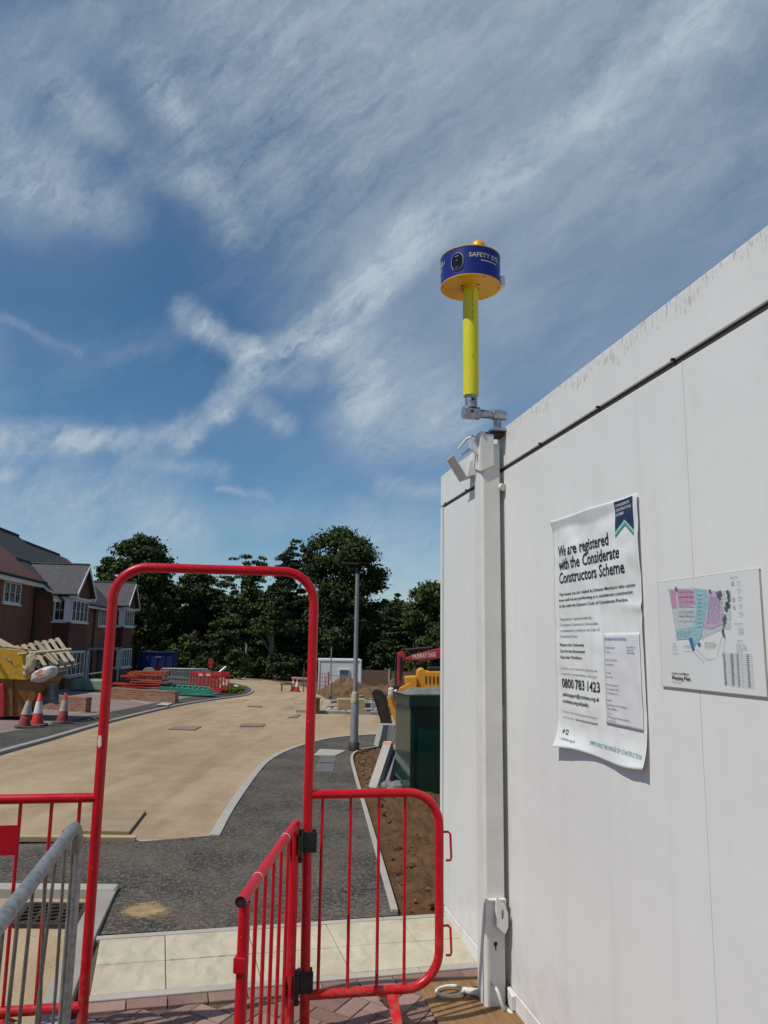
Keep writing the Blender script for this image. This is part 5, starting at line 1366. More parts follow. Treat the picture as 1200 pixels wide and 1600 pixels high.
for k in range(11):
    mb = MB(); w_ = random.choice((.05, .07, .10)); mb.box((0, 0, 0), (random.uniform(.5, 1.4), w_, random.choice((.03, .045))))
    o = mb.build('plank', M[random.choice(('pale_timber', 'old_timber', 'timber'))], None, SM @ Vector((random.uniform(-1.3, .15), random.uniform(.0, .7), random.uniform(1.38, 1.72))), bevel=.003)
    o.rotation_euler = (R(random.uniform(-30, 30)), R(random.uniform(-10, 38)), R(random.uniform(-50, 40))); tag(o, 'broken length of timber jumbled among the rubbish in the skip', 'plank', 'broken timber jumbled in the skip')
# rag and sack
def soft(name, dims, loc, rot, m, label, cat, seed, amp=.25, pinch=0):
    mb = MB(); n, k = 18, 26; vs = []
    for i in range(n + 1):
        th = math.pi * i / n
        for j in range(k):
            ph = 2 * math.pi * j / k; d_ = Vector((math.sin(th) * math.cos(ph), math.sin(th) * math.sin(ph), math.cos(th)))
            sq = Vector([math.copysign(abs(c) ** .75, c) for c in d_])
            r = 1 + amp * mnoise.noise(d_ * 2.1 + Vector((seed, 0, 0))) + amp * .5 * mnoise.noise(d_ * 5 + Vector((0, seed, 0)))
            vs.append(Vector((sq.x * dims[0] * (1 - pinch * abs(sq.z)), sq.y * dims[1], sq.z * dims[2])) * r)
    mb.add(vs, [(i * k + j, i * k + (j + 1) % k, (i + 1) * k + (j + 1) % k, (i + 1) * k + j) for i in range(n) for j in range(k)], True)
    o = mb.build(name, m, None, loc); o.rotation_euler = rot; return tag(o, label, cat)
sk = soft('rubbish_sack', (.32, .18, .15), SM @ Vector((.18, -.10, 1.10)), (0, R(-22), 0), M['bag'], 'full white sack with orange print resting on the rim of the skip', 'sack', 3, .16)
mb = MB(); 
for (u0, v0, w_, h_) in ((-.12, .02, .16, .07), (-.02, .06, .10, .05)):
    pts = []
    for (a, b) in ((0, 0), (1, 0), (1, 1), (0, 1)):
        x = u0 + a * w_; z = v0 + b * h_ * 1.0
        pts.append((x, -.206 + .25 * abs(x) ** 2, z))
    mb.add(pts, [(0, 1, 2, 3)])
mb.build('print', M['bag_orange'], sk)
soft('rag', (.13, .06, .26), SM @ Vector((-.17, -.10, 1.33)), (0, R(12), 0), M['cloth'], 'dirty pale rag hanging over the skip corner above the sack', 'rag', 8, .35)
mb = MB(); mb.grid(lambda u, v: (-.25 + .5 * u, .05 * math.sin(u * 9) + .04 * mnoise.noise((u * 4, v * 4, 2)), .0 + .5 * v), 16, 12)
o = mb.build('clear_sheet', M['sheet_grey'], None, SM @ Vector((.22, .5, .35)), R(30)); o.rotation_euler = (R(-24), 0, R(40)); tag(o, 'torn polythene sheet hanging below the skip end', 'sheeting'); so = o.modifiers.new('thickness', 'SOLIDIFY'); so.thickness = .004
p = SM @ Vector((-.62, -.45, 0)); p.z = gz(p.x, p.y) + .092
mb = MB(); mb.prism([(-.13, 0, 0), (.13, 0, 0), (.10, 0, .5), (.04, 0, .8), (-.08, 0, .78), (-.12, 0, .45)], (0, .12, 0)); tag(mb.build('red_drum_stand', M['barrier_red'], None, p + Vector((-.22, .36, .0)), R(10), bevel=.03), 'red plastic barrier foot standing in the shade beside the skip', 'barrier foot')
# ------------------------------------------------------------------ plastic works barriers
def make_barrier(m, label, group, w=2.0, h=1.0, feet=True):
    t = thing('works_barrier', label, 'barrier', (0, 0, 0), 0, group); mb = MB()
    for z, hh_ in ((h - .09, .18), (.16, .10)): mb.box((0, 0, z), (w, .05, hh_))
    for x in (-w / 2 + .03, w / 2 - .03): mb.box((x, 0, h / 2 + .06), (.06, .06, h - .12))
    n = 9
    for k in range(1, n): mb.box((-w / 2 + w * k / n, 0, h / 2 + .02), (.055, .035, h - .36))
    mb.build('panel', m, t, bevel=.006)
    if feet:
        for x in (-.7, .7): mb = MB(); mb.box((x, 0, .045), (.08, .46, .09)); mb.build('foot', M['rubber'], t, bevel=.01)
    return t
br = make_barrier(M['barrier_red'], 'red plastic works barrier with a white strip, nearest of the standing group', 'standing red plastic barriers')
for x in (-.35, .12): mb = MB(); mb.box((x, -.028, .90), (.26, .006, .10)); mb.build('white_strip', M['cone_white'], br)
br.location = G(321, 1085, .045); br.rotation_euler = (0, 0, R(-4)); br.scale = (.76, 1, 1.0)
base = br.location
for i, (dx, dy, rz, lab) in enumerate([(-.12, .55, 2, 'red plastic works barrier standing just behind the nearest one'), (.05, 1.5, -6, 'red plastic works barrier standing at the back of the group'), (-.1, 1.05, 5, 'red plastic works barrier standing in the middle of the group')]):
    p = Vector((base.x + dx, base.y + dy, 0)); p.z = gz(p.x, p.y) + .09; b = copy_thing(br, p, R(rz), lab)
# barriers stacked flat (orange) and green ones
bo = make_barrier(M['barrier_orange'], 'faded orange plastic barrier lying flat, bottom of the stack behind the garden wall', 'stacked orange barriers', 2.0, 1.0, False)
p0_ = G(214, 1086, .045)
bo.scale = (.82, 1, 1); bo.location = p0_ + Vector((0, 1.0, .06)); bo.rotation_euler = (R(-88), 0, R(3))
random.seed(31)
for k in range(1, 9):
    c = copy_thing(bo, p0_ + Vector((random.uniform(-.16, .16) - (.2 if k % 3 == 0 else 0), 1.0 + random.uniform(-.1, .1), .06 + .105 * k)), (R(-90 + random.uniform(-3, 3)), R(random.uniform(-2, 2)), R(random.uniform(-7, 7))),
                   ['', 'faded orange barrier lying second from the bottom of the stack', 'faded orange barrier lying third from the bottom of the stack', 'faded orange barrier pushed left in the lower half of the stack', 'faded orange barrier at the middle of the stack', 'faded orange barrier just above the middle of the stack', 'faded orange barrier pushed left in the upper half of the stack', 'faded orange barrier second from the top of the stack', 'faded orange barrier lying on top of the stack'][k])
    if k in (2, 3, 6):
        for ch in c.children:
            if ch.name.startswith('panel'): ch.data = ch.data.copy(); ch.data.materials[0] = M['barrier_red']
for k in range(3):
    copy_thing(bo, p0_ + Vector((-1.55 + .15 * k, 1.2, .08 + .14 * k)), (R(-90), R(2 * k - 2), R(-5 + 6 * k)), ['red barrier lying flat at the left end of the stack, lowest', 'red barrier lying flat at the left end of the stack, middle', 'red barrier lying flat at the left end of the stack, uppermost'][k])
bg_ = make_barrier(M['barrier_green'], 'green plastic barrier lying flat on the pavement, bottom of the green pile', 'green barriers in a flat pile', 2.1, 1.0, False)
pg = G(290, 1089, .045); bg_.location = pg + Vector((0, .5, .05)); bg_.rotation_euler = (R(-88), 0, R(-6))
for k in range(1, 5):
    copy_thing(bg_, pg + Vector((-.06 * k - .05, .5 + .05 * k, .05 + .055 * k)), (R(-90 + 1.5 * k), R(3.5), R(-6 + 3 * k)), ['', 'green plastic barrier lying second in the green pile', 'green plastic barrier lying in the middle of the green pile', 'green plastic barrier lying second from the top of the green pile', 'green plastic barrier on top of the green pile'][k])
# grey steel crowd barriers leaning together
gb = thing('crowd_barrier', 'weathered grey crowd barrier, front one of the far leaning row', 'barrier', (0, 0, 0), 0, 'far row of grey crowd barriers')
mb = MB(); mb.tube([(-1.1, 0, 0), (-1.1, 0, .98), (-1.02, 0, 1.06), (1.02, 0, 1.06), (1.1, 0, .98), (1.1, 0, 0)], .024, 8); mb.tube([(-1.1, 0, .14), (1.1, 0, .14)], .02, 8); mb.build('frame', M['galv_dull'], gb)
mb = MB()
for k in range(14): mb.tube([(-1.0 + .154 * k, 0, .14), (-1.0 + .154 * k, 0, 1.06)], .012, 6)
mb.build('rods', M['galv_dull'], gb)
pb = G(274, 1082, .045); gb.location = pb + Vector((0, 1.6, 0)); gb.rotation_euler = (R(-8), 0, R(-3))
for k, lab in enumerate(['weathered grey crowd barrier, second in the far leaning row', 'weathered grey crowd barrier, third in the far leaning row', 'weathered grey crowd barrier, back one of the far leaning row'], 1):
    copy_thing(gb, pb + Vector((.09 * k - .3, 1.6 + .14 * k, 0)), (R(-8), 0, R(-3 + k)), lab)
# blue container with a pale mark, cable reel, pipes, red sign
pc = G(241, 1060); bs = (pc - CAM).dot(fw) / 1200
bw, bh = 58 * bs, at_depth(245, 1018, pc.y).z - pc.z
blue = thing('blue_container', 'dark blue steel tipping container standing before the wood', 'container', pc, R(4))
mb = MB(); mb.prism([(-bw / 2, 0, .35), (bw / 2 - .0, 0, .35), (bw / 2, 0, bh), (-bw / 2 + .12, 0, bh)], (0, 1.5, 0)); mb.build('body', M['blue_steel'], blue, bevel=.02)
mb = MB()
for k in range(5): mb.box((-bw / 2 + .35 + k * (bw - .5) / 4, -.03, bh * .6), (.06, .06, bh * .72))
mb.box((0.05, -.035, bh - .05), (bw - .12, .07, .09)); mb.build('rib', M['blue_steel'], blue)
mb = MB(); 
for k, w_ in enumerate((.10, .05, .10, .07)): mb.box((.05 + .115 * k, -.062, bh * .80), (w_ * .8, .004, .10))
mb.build('mark', M['grey_rim'], blue)
mb = MB()
for x in (-bw * .38, bw * .3): mb.box((x, .5, .18), (.14, 1.2, .36))
mb.build('skid', M['dark_steel'], blue)
pr_ = G(233, 1062); rr = 9 * bs
reel = thing('cable_reel', 'round grey cable reel standing on edge in front of the blue container', 'cable reel', pr_ + Vector((0, -.2, rr)), 0)
for y in (-.18, .18):
    mb = MB(); mb.lathe([(0, -.02), (rr * .96, -.02), (rr, -.01), (rr, .01), (rr * .96, .02), (0, .02)], 28, (0, 0, 0), False); mb.v = [(a, y + c, b) for a, b, c in mb.v]; mb.build('flange', M['drum_wood'], reel)
mb = MB(); mb.tube([(0, -.18, 0), (0, .18, 0)], rr * .55, 20); mb.build('core', M['dark_steel'], reel)
mb = MB(); mb.tube([(0, -.205, 0), (0, -.20, 0)], rr * .2, 12); mb.build('hub', M['dark_steel'], reel)
random.seed(17)
for i, (x0, y0, x1, y1, z, lab) in enumerate([(262, 1057, 330, 1053, .25, 'lowest grey pipe of the bundle before the blue container'), (268, 1054, 322, 1049, .45, 'middle grey pipe of the bundle right of the blue container'), (258, 1051, 300, 1052, .5, 'short grey pipe at the left of the pipe bundle'), (276, 1052, 318, 1046, .6, 'top pipe of the grey bundle by the red post')]):
    a = G(x0, y0 + 8); b = G(x1, y1 + 14); b = a + (b - a).normalized() * (x1 - x0) * bs; a.z += z; b.z += z * .6 
    mb = MB(); mb.tube([(0, 0, 0), b - a], .10, 10); tag(mb.build('grey_pipe', M['galv_dull'], None, a), lab, 'pipe', 'grey pipes by the blue container')
a = G(331, 1070); mb = MB(); mb.tube([(0, 0, .5), (.75, .2, 1.15)], .10, 12); mb.tube([(.05, 0, 0), (.1, .02, .6)], .05, 6); tag(mb.build('silver_duct', M['galv'], None, a + Vector((0, .6, 0))), 'shiny silver duct sticking up behind the standing red barriers', 'duct')
for (x, y, h_, lab) in ((328, 1068, 1.7, 'red sign post standing behind the red barriers'), (247, 1068, 1.1, 'short red post with a pale leg in front of the blue container')):
    p = G(x, y); t = thing('sign_post', lab, 'sign', p, R(5)); mb = MB(); mb.tube([(0, 0, 0), (0, 0, h_)], .03, 8); mb.build('post', M['galv_dull'], t)
    mb = MB(); mb.box((0, -.04, h_ - .2), (.34, .02, .40)); mb.box((0, -.04, h_ - .55), (.26, .02, .2)); mb.build('plate', M['barrier_red'], t, bevel=.01)
# small things up the road
p = G(382, 1061); mb = MB(); mb.tube([(0, 0, 0), (.05, 0, at_depth(383, 1006, p.y).z - p.z)], .075, 8); mb.tube([(-.5, .1, 0), (.0, 0, .9)], .04, 6); tag(mb.build('timber_pole', M['pale_timber'], None, p), 'slim weathered pole with a prop at the far road end before the wood', 'pole')
p = G(373, 1062); mb = MB(); mb.lathe([(.2, 0), (.17, .08), (.06, .75), (.03, .8), (0, .8)], 14); tag(mb.build('traffic_cone', M['cone_grey'], None, p), 'faint pale cone at the far end of the sandy road', 'traffic cone')
for (x, y, lab) in ((458, 1080, 'red and white cone far up the road, left one by the red mesh'), (464, 1081, 'red and white cone far up the road, right one by the red mesh')):
    p = G(x, y); c = copy_thing(c1, p, .3, lab, 'pair of cones far up the road'); c.scale = (1.1, 1.1, 1.1)
p = G(448, 1080); mb = MB(); mb.box((0, 0, .42), (.8, .3, .06)); mb.box((-.3, 0, .2), (.06, .3, .4)); mb.box((.3, 0, .2), (.06, .3, .4)); tag(mb.build('trestle', M['dark_steel'], None, p, R(10)), 'low dark trestle beside the far cones', 'trestle')
p = G(474, 1081); t = thing('mesh_fence', 'faded red mesh fence by the far road edge', 'fence', p, R(12)); mb = MB()
for k in range(12): mb.tube([(.14 * k, 0, .1), (.14 * k, 0, 1.1)], .012, 5)
for z in (.1, .35, .6, .85, 1.1): mb.tube([(0, 0, z), (1.54, 0, z)], .012, 5)
mb.build('mesh', M['barrier_red'], t); mb = MB(); mb.tube([(0, .02, 0), (0, .02, 1.45)], .03, 6); mb.tube([(1.5, .02, 0), (1.5, .02, 1.2)], .03, 6); mb.build('stake', M['barrier_red'], t)
# pile of wrapped boards before the middle house
p = G(123, 1082); mb = MB(); mb.box((0, 0, .3), (1.5, .9, .5)); o = tag(mb.build('wrapped_pallet', M['sheet_blue'], None, p + Vector((.2, .8, .0)), R(-4), bevel=.07), 'pale green wrapped pile of sheets on the forecourt before the bay window', 'wrapped pile'); o.data.materials[0] = mat('pale_green_wrap', (.22, .30, .22), .5, 0, .3, 4)
p = G(108, 1081); mb = MB(); mb.box((0, 0, .6), (2.3, .25, .05)); o = mb.build('plank', M['pale_timber'], None, p + Vector((.3, .6, .1)), R(4)); o.rotation_euler = (0, R(-9), R(8)); tag(o, 'long pale plank lying across the wrapped pile before the bay window', 'plank')
"""bags and weeds at the kerb bend"""
soft('bag', (.22, .2, .26), G(350, 1084) + Vector((0, 0, .3)), (0, 0, 0), M['bag'], 'pale crumpled bag at the right end of the standing red barriers', 'bag', 5, .2)
soft('bag', (.15, .13, .12), G(369, 1081) + Vector((0, 0, .25)), (0, 0, 0), M['bag'], 'small pale bag on the weeds at the kerb bend', 'bag', 9, .2)
# ------------------------------------------------------------------ diggers
def tracks(t, L, W, w, h):
    for s in (-1, 1):
        mb = MB(); P = [(-L / 2 + h / 2 + h / 2 * math.cos(a), 0, h / 2 + h / 2 * math.sin(a)) for a in [math.pi / 2 + math.pi * k / 8 for k in range(9)]] + [(L / 2 - h / 2 + h / 2 * math.cos(a), 0, h / 2 + h / 2 * math.sin(a)) for a in [-math.pi / 2 + math.pi * k / 8 for k in range(9)]]
        mb.prism([(x, s * W / 2 - w / 2, z) for x, y, z in P], (0, w, 0)); mb.build('track', M['rubber'], t, bevel=.02)
def arm_plate(P, y, w):
    mb = MB(); mb.prism([(x, y - w / 2, z) for x, z in P], (0, w, 0)); return mb
# near digger: yellow, curled bucket towards the viewer, parked behind the green box
d1p = G(648, 1136); 
dg = thing('excavator', 'yellow mini excavator with a black bucket, parked behind the green box', 'excavator', (d1p.x, d1p.y, gz(d1p.x, d1p.y)), 0)
sc1 = (d1p - CAM).dot(fw) / 1200
def L1(px, py, dy=0.0):
    p = at_depth(px, py, d1p.y + dy); return (p.x - d1p.x, p.z - gz(d1p.x, d1p.y))
bk = [L1(582, 1080), L1(586, 1076), L1(595, 1078), L1(603, 1088), L1(608, 1110), L1(612, 1131), L1(605, 1133), L1(598, 1131), L1(591, 1108)]
for nm, y, w in (('bucket', -.10, .46),):
    mb = arm_plate(bk, y, w); bo_ = mb.build(nm, M['dark_steel'], dg, bevel=.015)
    mb = MB()
    for k in range(4):
        x, z = bk[8]; mb.box((bk[7][0] - .02 - .01 * k, y - w / 2 + .06 + .125 * k, bk[7][1] - .02), (.07, .05, .14))
    mb.build('teeth', M['dark_steel'], bo_)
    mb = MB()
    mb.tube([(x, y - w / 2 - .01, z) for x, z in (bk[2], bk[3], bk[4], bk[5])], .022, 6); mb.tube([(x, y - w / 2 - .01, z) for x, z in ((bk[1][0] + .05, bk[1][1] - .02), (bk[3][0] - .09, bk[3][1]), (bk[4][0] - .10, bk[4][1]), (bk[5][0] - .10, bk[5][1] + .02))], .016, 6)
    for a, b in ((0, 8), (8, 7)): mb.bar((bk[a][0] - .012, y - w / 2 - .005, bk[a][1]), (bk[b][0] - .012, y - w / 2 - .005, bk[b][1]), .03, .05, (0, 1, 0))
    mb.build('cutting_edge', M['iron'], bo_)
P = [L1(604, 1088), L1(615, 1085), L1(624, 1100), L1(632, 1118), L1(634, 1134), L1(618, 1128), L1(610, 1108)]
arm_plate(P, -.30, .12).build('dipper', M['digger_yellow'], dg, bevel=.02)
P = [L1(616, 1100), L1(624, 1074), L1(640, 1066), L1(656, 1090), L1(660, 1120), L1(648, 1122), L1(640, 1094), L1(634, 1090)]
arm_plate(P, -.18, .2).build('boom', M['digger_yellow'], dg, bevel=.02)
mb = MB(); a = L1(606, 1084); b = L1(620, 1078); mb.tube([(a[0], -.22, a[1]), (b[0], -.22, b[1] )], .04, 8); c = L1(602, 1078); mb.tube([(c[0], -.30, c[1]), (a[0], -.30, a[1])], .03, 8); mb.build('ram', M['galv'], dg)
t0 = Vector((1.2, .1, 0)); base_o = bpy.data.objects.new('undercarriage', bpy.data.meshes.new('undercarriage')); 
mb = MB(); mb.box((1.25, 0, .62), (1.3, 1.2, .35)); mb.box((1.55, .1, .95), (.7, 1.1, .5)); mb.build('body', M['digger_yellow'], dg, bevel=.05)
mb = MB()
for s in (-1, 1):
    mb.prism([(.45, s * .48 - .13, .05), (.55, s * .48 - .13, 0), (1.95, s * .48 - .13, 0), (2.1, s * .48 - .13, .12), (2.1, s * .48 - .13, .33), (1.95, s * .48 - .13, .42), (.55, s * .48 - .13, .42), (.45, s * .48 - .13, .36)], (0, .26, 0))
mb.build('track', M['rubber'], dg, bevel=.03)
soft('white_sack', (.085, .08, .14), at_depth(611, 1082, d1p.y - .45), (0, 0, .4), M['bag'], 'small bright white sack stuck behind the corner of the green box', 'sack', 6, .3)
# far digger with the red arm
d2 = at_depth(652, 1060, 34); d2g = gz(d2.x, d2.y)
rg = thing('excavator', 'red armed excavator with lettering on the boom, beyond the green box', 'excavator', (d2.x, d2.y, d2g), 0)
def L2(px, py): p = at_depth(px, py, 34); return (p.x - d2.x, p.z - d2g)
arm_plate([L2(621, 1022), L2(625, 1017), L2(632, 1019), L2(634, 1028), L2(631, 1034), L2(631.5, 1044), L2(628, 1056), L2(627, 1074), L2(621, 1075), L2(622, 1056), L2(620.5, 1044)], 0, .26).build('dipper', M['digger_red'], rg, bevel=.03)
bm_P = [L2(632, 1030), L2(640, 1025), L2(676, 1015), L2(692, 1012), L2(720, 1024), L2(742, 1046), L2(734, 1052), L2(712, 1036), L2(690, 1028), L2(676, 1031), L2(640, 1033)]
boom = arm_plate(bm_P, 0, .30).build('boom', M['digger_red'], rg, bevel=.03)
mb = MB(); a = L2(645, 1029.3); b = L2(681, 1025.5); ang = math.atan2(b[1] - a[1], b[0] - a[0]); wd = math.hypot(b[0] - a[0], b[1] - a[1])
write(mb, 'MURRAY DIGS', 0, 0, wd, .19, lambda x, z: (a[0] + x * math.cos(ang) - z * math.sin(ang), -.154, a[1] + .0 + x * math.sin(ang) + z * math.cos(ang)), .02); mb.build('lettering', M['cone_white'], boom)
hb_ = MB(); a = L2(619, 1024); b = L2(617.5, 1048); c = L2(619, 1072); hb_.tube([(a[0], -.08, a[1]), (b[0], -.1, b[1]), (c[0], -.08, c[1])], .035, 6); hb_.build('hose', M['rubber'], rg)
hb_ = MB(); a = L2(626, 1026); b = L2(625, 1062); hb_.tube([(a[0], -.18, a[1]), (b[0], -.18, b[1])], .05, 8); hb_.build('bucket_ram', M['dark_steel'], rg)
hb_ = MB(); a = L2(628, 1031); b = L2(640, 1027); hb_.tube([(a[0], -.2, a[1]), (a[0], .2, a[1])], .07, 10); hb_.build('pin', M['dark_steel'], rg)
mb = MB(); a = L2(633, 1016); b = L2(655, 1013.5); c = L2(676, 1012); mb.tube([(a[0], 0, a[1]), (b[0], 0, b[1]), (c[0], 0, c[1])], .06, 8); mb.build('ram', M['dark_steel'], rg)
a = L2(619, 1074); mb = MB(); mb.prism([(a[0] - .12, -.4, a[1] + .1), (a[0] + .35, -.4, a[1] + .1), (a[0] + .5, -.4, a[1] - .45), (a[0] + .15, -.4, a[1] - .7), (a[0] - .2, -.4, a[1] - .35)], (0, .8, 0)); mb.build('bucket', M['dark_steel'], rg, bevel=.03)
a = L2(735, 1052)
mb = MB(); mb.box((a[0] + .9, 0, a[1] - .2), (2.2, 1.7, .9)); mb.build('body', M['digger_red'], rg, bevel=.08)
mb = MB(); mb.box((a[0] + .8, -.4, a[1] + .8), (1.1, .9, 1.3)); mb.build('cab', M['glass'], rg, bevel=.06)
mb = MB()
for s in (-1, 1): mb.prism([(a[0] - .4, s * .75 - .2, .12), (a[0] - .2, s * .75 - .2, 0), (a[0] + 2.0, s * .75 - .2, 0), (a[0] + 2.2, s * .75 - .2, .15), (a[0] + 2.2, s * .75 - .2, .45), (a[0] + 2.0, s * .75 - .2, .6), (a[0] - .2, s * .75 - .2, .6), (a[0] - .4, s * .75 - .2, .48)], (0, .4, 0))
mb.build('track', M['rubber'], rg, bevel=.03)
# orange dumper in front of it
dm = at_depth(662, 1060, 29); dmg = gz(dm.x, dm.y)
du = thing('dumper', 'orange site dumper with a rounded engine cover, below the red arm', 'dumper', (dm.x, dm.y, dmg), 0)
def L3(px, py): p = at_depth(px, py, 29); return (p.x - dm.x, p.z - dmg)
P = [L3(650, 1062), L3(651, 1048), L3(655, 1043.5), L3(661, 1043.5), L3(664, 1048), L3(692, 1048), L3(694, 1064), L3(692, 1078), L3(652, 1078)]
mb = arm_plate(P, 0, .9); eo = mb.build('engine_cover', M['digger_yellow'], du, bevel=.05)
mb = MB(); a = L3(657, 1056); b = L3(690, 1056)
for k in range(5): mb.box((a[0] + .18 + .14 * k, -.455, a[1] - .12), (.05, .02, .26))
mb.build('vent', M['dark_steel'], eo)
mb = MB(); a = L3(668, 1047); b = L3(690, 1042); mb.box(((a[0] + b[0]) / 2, 0, (a[1] + b[1]) / 2), (b[0] - a[0], .8, b[1] - a[1])); mb.build('seat', M['rubber'], du, bevel=.04)
P = [L3(632, 1057), L3(650, 1056), L3(651, 1068), L3(648, 1080), L3(636, 1080), L3(633, 1068)]
arm_plate(P, 0, 1.2).build('skip_bowl', M['digger_yellow'], du, bevel=.03)
for px in (640, 680):
    for s in (-1, 1):
        a = L3(px, 1088); mb = MB(); mb.tube([(a[0], s * .55 - .12, .36), (a[0], s * .55 + .12, .36)], .36, 18); mb.build('wheel', M['rubber'], du, bevel=.03)
mb = MB(); a = L3(655, 1080); b = L3(690, 1085); mb.box((0, 0, .5), (1.4, .6, .3)); mb.build('chassis', M['dark_steel'], du)
# ------------------------------------------------------------------ houses (local x = towards the road, y = along the street away from the viewer)
H_ROT = R(7)
HP = at_depth(107, 1000, 36); HP.z = gz(HP.x, HP.y)
HZ = HP.z                                      # heights below are given against eye-line datum 0, so subtract HZ
def zz(z): return z - HZ
def window(par, x, y0, y1, z0, z1, lights, axis='x', sash=None, name='window'):
    """frame with mullions standing 3 cm proud of its wall; axis 'x': wall faces the road; 'y': wall faces the viewer"""
    f = MB(); p = MB(); fw_ = .075
    def bx(mb, a0, a1, b0, b1, d0, d1):
        if axis == 'x': mb.box((x + (d0 + d1) / 2, (a0 + a1) / 2, (b0 + b1) / 2), (d1 - d0, a1 - a0, b1 - b0))
        else: mb.box(((a0 + a1) / 2, x - (d0 + d1) / 2, (b0 + b1) / 2), (a1 - a0, d1 - d0, b1 - b0))
    for a0, a1 in ((y0, y0 + fw_), (y1 - fw_, y1)): bx(f, a0, a1, z0, z1, 0, .05)
    for b0, b1 in ((z0, z0 + fw_), (z1 - fw_, z1)): bx(f, y0 + fw_, y1 - fw_, b0, b1, 0, .048)
    for k in range(1, lights): a = y0 + (y1 - y0) * k / lights; bx(f, a - .045, a + .045, z0 + fw_, z1 - fw_, 0, .046)
    for k in range(lights):
        a = y0 + (y1 - y0) * (k + .5) / lights; bx(f, a - .008, a + .008, z0 + fw_, z1 - fw_, .0, .024)
    bx(f, y0 + fw_, y1 - fw_, (z0 + z1) / 2 - .008, (z0 + z1) / 2 + .008, .0, .022)
    bx(p, y0 + fw_ * .5, y1 - fw_ * .5, z0 + fw_ * .5, z1 - fw_ * .5, -.02, .016)
    fo = f.build(name, M['upvc'], par); p.build('pane', M['glass'], fo)
    s = MB(); bx(s, y0 - .06, y1 + .06, z0 - .07, z0 - .004, 0, .11); s.build('sill', M['upvc'], fo)
    return fo
def gable_house(t, y0, label_bits=None):
    pass
houses = []
